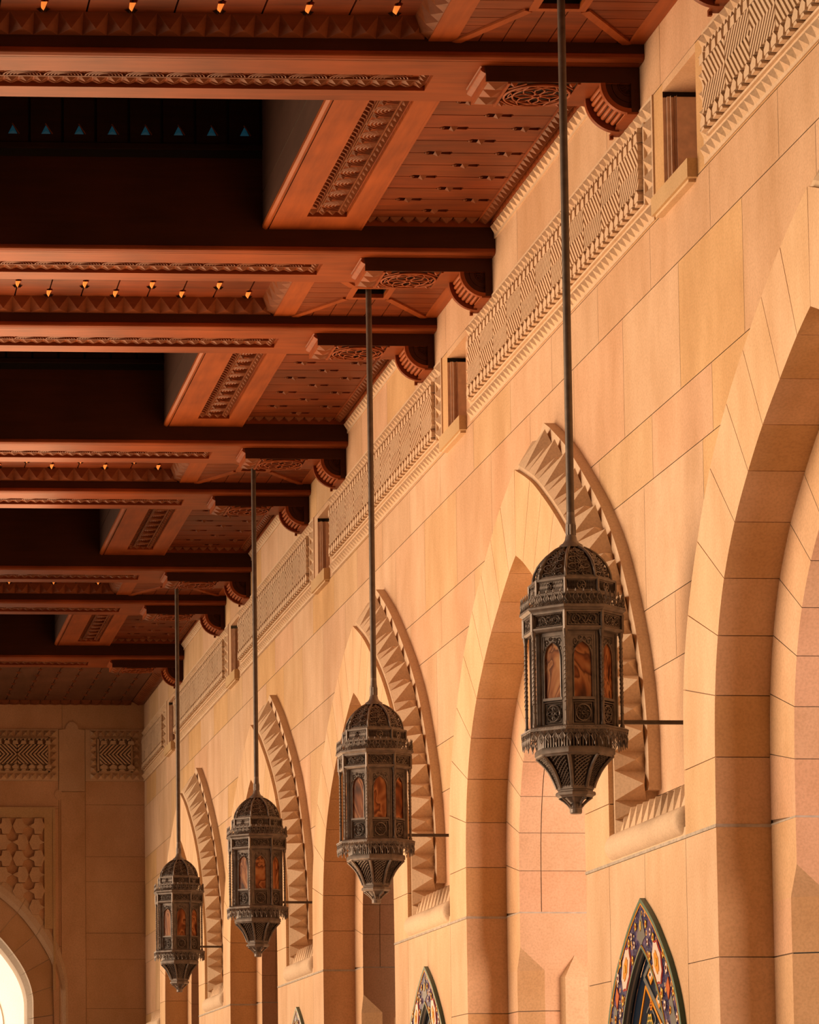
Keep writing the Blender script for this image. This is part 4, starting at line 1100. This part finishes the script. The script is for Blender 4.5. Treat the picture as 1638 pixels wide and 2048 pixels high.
# ------------------------------------------------------------------ hanging lanterns
def make_lantern():
    t = thing('hanging_lantern', '', 'lantern', (5.222, YL, 0), 'bronze hanging lanterns')
    PH = pi/8                            # octagon vertices
    V = lambda r, k, z: Vector((r*cos(PH+pi/4*k), r*sin(PH+pi/4*k), z))
    rod = MB(); rod.lathe([(.0, 5.90), (.027, 5.91), (.027, 9.76), (.0, 9.76)], 16); rod.build('rod', M['iron'], t, smooth=True)
    ca = MB(); ca.lathe([(.0, 5.745), (.085, 5.745), (.078, 5.765), (.055, 5.78), (.042, 5.80), (.036, 5.825), (.031, 5.835), (.031, 5.905), (.034, 5.91), (.030, 5.93), (.027, 5.99), (0, 5.99)], 16)
    for k in range(10): ca.tube([(.031*cos(k*pi/5), .031*sin(k*pi/5), 5.835), (.031*cos(k*pi/5), .031*sin(k*pi/5), 5.905)], .0045, 4)
    ca.build('stem_collar', M['metal'], t, smooth=True)
    # face mapping: strip k between two octagon edges, u in 0..1, profile radius/height
    def facemap(k, prof, inset=0.0):
        def mp(u, v, d=0.0):
            i = min(int(v*(len(prof)-1)), len(prof)-2); fr = v*(len(prof)-1)-i
            r = prof[i][0]+(prof[i+1][0]-prof[i][0])*fr; z = prof[i][1]+(prof[i+1][1]-prof[i][1])*fr
            p = V(r, k, z).lerp(V(r, k+1, z), u)
            nrm = Vector((cos(PH+pi/4*(k+.5)), sin(PH+pi/4*(k+.5)), 0))
            return p+nrm*d
        return mp
    def scroll(mb, mp, cu, cv, ru, rv, turns, r, ph=0, sg=1, n=18):
        mb.tube([mp(cu+ru*(1-i/n*.85)*cos(ph+sg*turns*2*pi*i/n), cv+rv*(1-i/n*.85)*sin(ph+sg*turns*2*pi*i/n)) for i in range(n+1)], r, 3)
    # dome
    dp = [(.258-.0*0, 5.510), (.255, 5.545), (.243, 5.585), (.224, 5.625), (.197, 5.66), (.162, 5.695), (.120, 5.725), (.080, 5.745)]
    dr = MB()
    for k in range(8): dr.tube([V(r+.004, k, z) for r, z in dp], .010, 6)
    dr.tube([V(.256, k, 5.515) for k in range(8)], .010, 4, True); dr.build('dome_ribs', M['metal'], t, smooth=True)
    dl = MB(); dl.lathe([(r*.955, z-.004) for r, z in dp], 8, PH); dl.build('dome_liner', M['liner'], t)
    for k in range(8):
        g = MB(); mp = facemap(k, dp)
        for cv, w in ((.10, .36), (.30, .36), (.50, .34), (.70, .30)):
            for sg in (1, -1):
                scroll(g, mp, .5+sg*.24, cv, .20, .085, 1.35, .0042, pi/2*sg, sg)
                scroll(g, mp, .5+sg*.08, cv+.10, .11, .06, 1.2, .0038, -pi/2*sg, -sg, 12)
        g.tube([mp(.5+.06*sin(i*1.1), i/24) for i in range(24)], .004, 3); g.tube([mp(.5-.06*sin(i*1.1), i/24) for i in range(24)], .004, 3)
        g.build('dome_filigree', M['metal'], t)
    # drum under the dome
    d2 = MB(); d2.lathe([(.24, 5.515), (.294, 5.505), (.294, 5.49), (.286, 5.488)], 8, PH); d2.lathe([(.286, 5.412), (.294, 5.41), (.294, 5.392), (.27, 5.38), (.24, 5.33)], 8, PH)
    for k in range(8): d2.tube([V(.288, k, 5.40), V(.288, k, 5.50)], .010, 4)
    d2.build('drum_frame', M['metal'], t)
    dn = MB(); dn.lathe([(.272, 5.40), (.272, 5.49)], 8, PH); dn.build('drum_liner', M['liner'], t)
    for k in range(8):
        g = MB(); mp = facemap(k, [(.282, 5.415), (.282, 5.487)])
        n = 16; g.tube([mp(.5+.13*cos(2*pi*i/n), .5+.42*sin(2*pi*i/n)) for i in range(n)], .005, 4, True)
        for i in range(6): g.tube([mp(.5, .5), mp(.5+.12*cos(i*pi/3), .5+.38*sin(i*pi/3))], .005, 3)
        for sx in (.10, .60):
            for j in range(6):
                u = sx+j*.055; g.tube([mp(u, .05), mp(u+.03, .5), mp(u, .95)], .0036, 3); g.tube([mp(u+.03, .05), mp(u, .5), mp(u+.03, .95)], .0036, 3)
        g.tube([mp(.06, .02), mp(.94, .02), mp(.94, .98), mp(.06, .98)], .005, 4, True)
        g.build('drum_medallion', M['metal'], t)
    # cresting crown
    def fringe(z, r, up, nper=5, h=.085):
        g = MB()
        for k in range(8):
            for j in range(nper):
                u0 = (j+.5)/nper; w = .38/nper
                mp = lambda u, v: V(r, k, z+up*v).lerp(V(r, k+1, z+up*v), u)
                g.tube([mp(u0, .012), mp(u0-w, h*.52), mp(u0, h*1.02), mp(u0+w, h*.52)], .0042, 4, True)
                g.tube([mp(u0, h*.25), mp(u0-w*.5, h*.52), mp(u0, h*.8), mp(u0+w*.5, h*.52)], .003, 3, True)
                g.tube([mp(u0, h*.3), mp(u0, h*.75)], .003, 3)
                g.tube([mp(u0, h), mp(u0, h+.018)], [.005, .002], 4)
                g.tube([mp(u0-.5/nper, .0), mp(u0-.38/nper, h*.24), mp(u0, .004), mp(u0+.38/nper, h*.24), mp(u0+.5/nper, 0)], .0036, 3)
        return g
    fringe(5.315, .349, 1).build('cresting', M['metal'], t)
    up = MB(); up.lathe([(.24, 5.33), (.348, 5.318), (.357, 5.310), (.357, 5.296), (.345, 5.288), (.336, 5.28), (.336, 5.275)], 8, PH)
    up.build('upper_gallery', M['metal'], t)
    # scroll band
    bd = MB(); bd.lathe([(.336, 5.278), (.336, 5.264), (.326, 5.262)], 8, PH); bd.lathe([(.326, 5.172), (.336, 5.170), (.336, 5.158), (.322, 5.145), (.29, 5.14), (.2, 5.14)], 8, PH)
    for k in range(8): bd.tube([V(.328, k, 5.15), V(.328, k, 5.275)], .013, 4)
    bd.build('band_frame', M['metal'], t)
    bl2 = MB(); bl2.lathe([(.308, 5.16), (.308, 5.27)], 8, PH); bl2.build('band_liner', M['liner'], t)
    for k in range(8):
        g = MB(); mp = facemap(k, [(.322, 5.176), (.322, 5.260)])
        g.tube([mp(.09, .03), mp(.91, .03), mp(.91, .97), mp(.09, .97)], .005, 4, True)
        for c_, sg in ((.28, 1), (.5, -1), (.72, 1)):
            scroll(g, mp, c_, .5, .115, .40, 1.6, .0048, 0, sg, 22); scroll(g, mp, c_+.07, .5, .09, .36, 1.1, .0036, pi, -sg, 12)
        for j in range(9): g.tube([mp(.12+j*.095, .05), mp(.16+j*.095, .22), mp(.20+j*.095, .05)], .0034, 3); g.tube([mp(.12+j*.095, .95), mp(.16+j*.095, .78), mp(.20+j*.095, .95)], .0034, 3)
        g.build('scroll_panel', M['metal'], t)
    # columns
    for k in range(8):
        g = MB(); c = V(.318, k, 0); g.lathe([(.010, 4.50), (.016, 4.51), (.016, 4.525), (.010, 4.535), (.0105, 4.60), (.014, 4.605), (.0105, 4.612), (.0105, 5.085), (.014, 5.09), (.0105, 5.10), (.0125, 5.11), (.017, 5.13), (.017, 5.15)], 10, 0, c)
        for q in range(2):
            g.tube([(c.x+.0105*cos(q*pi+i*.75), c.y+.0105*sin(q*pi+i*.75), 4.66+i*.0072) for i in range(55)], .0042, 3)
        g.build('column', M['metal'], t, smooth=True)
    # windows
    ri = .272; z0, z1, zs = 4.70, 5.075, 4.955
    for k in range(8):
        fm_ = facemap(k, [(ri, 4.505), (ri, 5.145)]); zt = lambda z: (z-4.505)/.64
        F = MB(); e = .022
        def bar(u0, u1, za, zb, d0, d1):
            a = [fm_(u0, zt(za), d0), fm_(u1, zt(za), d0), fm_(u1, zt(zb), d0), fm_(u0, zt(zb), d0)]; b = [fm_(u0, zt(za), d1), fm_(u1, zt(za), d1), fm_(u1, zt(zb), d1), fm_(u0, zt(zb), d1)]
            F.face(b)
            for i in range(4): F.face([a[i], a[(i+1) % 4], b[(i+1) % 4], b[i]])
        bar(0, .14, 4.505, 5.145, 0, .012); bar(.86, 1, 4.505, 5.145, 0, .012); bar(.14, .86, 5.115, 5.145, 0, .012); bar(.14, .86, 4.682, 4.70, 0, .016)
        bar(.0, .06, 4.505, 5.145, .012, .022); bar(.94, 1, 4.505, 5.145, .012, .022)
        # spandrel with pointed arch
        arc = [(.20, zs), (.205, zs+.03), (.235, zs+.062), (.30, zs+.088), (.40, zs+.106), (.5, z1)]; arc = arc+[(1-u, z) for u, z in arc[-2::-1]]
        for (ua, za), (ub, zb) in zip(arc, arc[1:]):
            F.face([fm_(ua, zt(za), .004), fm_(ub, zt(zb), .004), fm_(ub, zt(5.115), .004), fm_(ua, zt(5.115), .004)])
        bar(.14, .20, 4.70, 5.115, 0, .008); bar(.80, .86, 4.70, 5.115, 0, .008)
        F.tube([fm_(.195, zt(4.70), .01)]+[fm_(u, zt(z), .01) for u, z in arc]+[fm_(.805, zt(4.70), .01)], .0055, 4)
        mp2 = lambda u, v: fm_(u, zt(4.98+.13*v), .008)
        for sg in (1, -1):
            scroll(F, mp2, .5+sg*.22, .72, .10, .24, 1.4, .004, 0, sg, 14); scroll(F, mp2, .5+sg*.28, .36, .06, .18, 1.3, .0036, pi, -sg, 10); scroll(F, mp2, .5+sg*.08, .88, .06, .12, 1.2, .0036, 0, -sg, 10)
        wf = F.build('window_frame', M['metal'], t)
        gp = MB(); gp.face([fm_(.18, zt(4.70), .001), fm_(.82, zt(4.70), .001)]+[fm_(u, zt(z), .001) for u, z in [(.82, zs)]+arc[::-1]+[(.18, zs)]])
        gp.build('glass_pane', M['amber'], wf)
        Rz = MB(); mp3 = lambda u, v, d=0: fm_(u, zt(4.515+.16*v), d+.006)
        Rz.tube([mp3(.16, .03), mp3(.84, .03), mp3(.84, .97), mp3(.16, .97)], .008, 4, True); Rz.tube([mp3(.24, .12), mp3(.76, .12), mp3(.76, .88), mp3(.24, .88)], .005, 4, True)
        q = lambda rr, a: mp3(.5+.235*rr*cos(a), .5+.34*rr*sin(a))
        Rz.tube([q(1, 2*pi*i/20) for i in range(20)], .0055, 4, True); Rz.tube([q(.22, 2*pi*i/8) for i in range(8)], .004, 4, True)
        for i in range(8):
            a = 2*pi*i/8; Rz.tube([q(.22, a), q(.62, a+.36), q(1, a), q(.62, a-.36)], .004, 3, True)
        Rz.build('rosette_panel', M['metal'], t)
    il = MB(); il.lathe([(ri-.006, 4.50), (ri-.006, 4.69)], 8, PH); il.lathe([(ri-.03, 4.69), (ri-.03, 5.15)], 8, PH); il.build('inner_liner', M['liner'], t)
    # lower gallery with hanging fringe
    lp = MB(); lp.lathe([(.20, 4.508), (.335, 4.508), (.352, 4.500), (.358, 4.492), (.358, 4.478), (.350, 4.472), (.30, 4.470), (.24, 4.46)], 8, PH)
    for k in range(8):
        for j in range(24): lp.tube([V(.358, k, 4.496).lerp(V(.358, k+1, 4.496), (j+.5)/24)]*1+[V(.358, k, 4.488).lerp(V(.358, k+1, 4.488), (j+.5)/24)], .0035, 4)
    lp.build('lower_gallery', M['metal'], t)
    fringe(4.476, .354, -1).build('hanging_fringe', M['metal'], t)
    ad = MB()
    for k in range(8):
        mp = facemap(k, [(.245, 4.372), (.245, 4.46)])
        for j in range(9): ad.tube([mp((j+.5)/9, .0), mp((j+.5)/9, 1)], .006, 4)
        for j in range(8): ad.tube([mp((j+.5+.5+.42*cos(a))/9, .62+.3*sin(a)) for a in [pi*i/5 for i in range(6)]], .004, 3)
    ad.build('slotted_drum', M['metal'], t)
    al = MB(); al.lathe([(.228, 4.372), (.228, 4.46)], 8, PH); al.build('drum_lining', M['metald'], t)
    # bell
    be = [(.255, 4.325), (.228, 4.30), (.196, 4.265), (.168, 4.225), (.146, 4.18), (.130, 4.14), (.122, 4.115)]
    b = MB(); b.lathe([(.22, 4.378), (.262, 4.374), (.268, 4.362), (.268, 4.334), (.258, 4.325)], 8, PH); b.lathe([(.122, 4.128), (.124, 4.105), (.116, 4.10), (.116, 4.092)], 8, PH)
    for k in range(8): b.tube([V(r, k, z) for r, z in be], .0125, 6)
    b.tube([V(.252, k, 4.322) for k in range(8)], .008, 4, True); b.build('bell_frame', M['metal'], t, smooth=True)
    bl3 = MB(); bl3.lathe([(r*.93, z) for r, z in be], 8, PH); bl3.build('bell_liner', M['metald'], t)
    for k in range(8):
        g = MB(); mp = facemap(k, be); n = 5; m = 9
        for i in range(-m, n+1):
            for sg in (0, 1):
                pts = []
                for j in range(m+1):
                    u = (i+j)/n; u = u if sg == 0 else 1-u
                    if 0.06 <= u <= .94: pts.append(mp(u, j/m, -.004))
                if len(pts) > 1: g.tube(pts, .0042, 3)
        g.build('bell_lattice', M['metal'], t)
    fi = MB(); fi.lathe([(.10, 4.092), (.128, 4.090), (.134, 4.082), (.134, 4.066), (.118, 4.058), (.112, 4.05)], 8, PH)
    for k in range(8): fi.tube([V(.110, k, 4.052), V(.078, k, 4.030), V(.052, k, 4.006), V(.040, k, 3.99)], .0085, 5)
    fi.lathe([(.0, 4.02), (.038, 4.02), (.042, 4.008), (.042, 3.985), (.046, 3.982), (.041, 3.976), (.041, 3.952), (.036, 3.945), (.0, 3.945)], 16)
    fi.lathe([(.075, 4.052), (.05, 4.03), (.03, 4.01)], 8, PH)
    fi.build('finial', M['metal'], t)
    br = MB(); br.box(.24, XW-5.222-.001, -.013, .013, 4.552, 4.578); br.build('brace_bar', M['iron'], t)
    return t
lan = make_lantern()
ll = ['largest and nearest ornate bronze hanging lantern with amber glass', 'second largest bronze hanging lantern, between the largest lantern and the third', 'third bronze hanging lantern from the camera, smaller, left of the second largest',
      'smallest and farthest bronze hanging lantern, beside the shaded end wall']
lan['label'] = ll[0]
for k in range(1, 4): copy_tree(lan, P*k, ll[k])
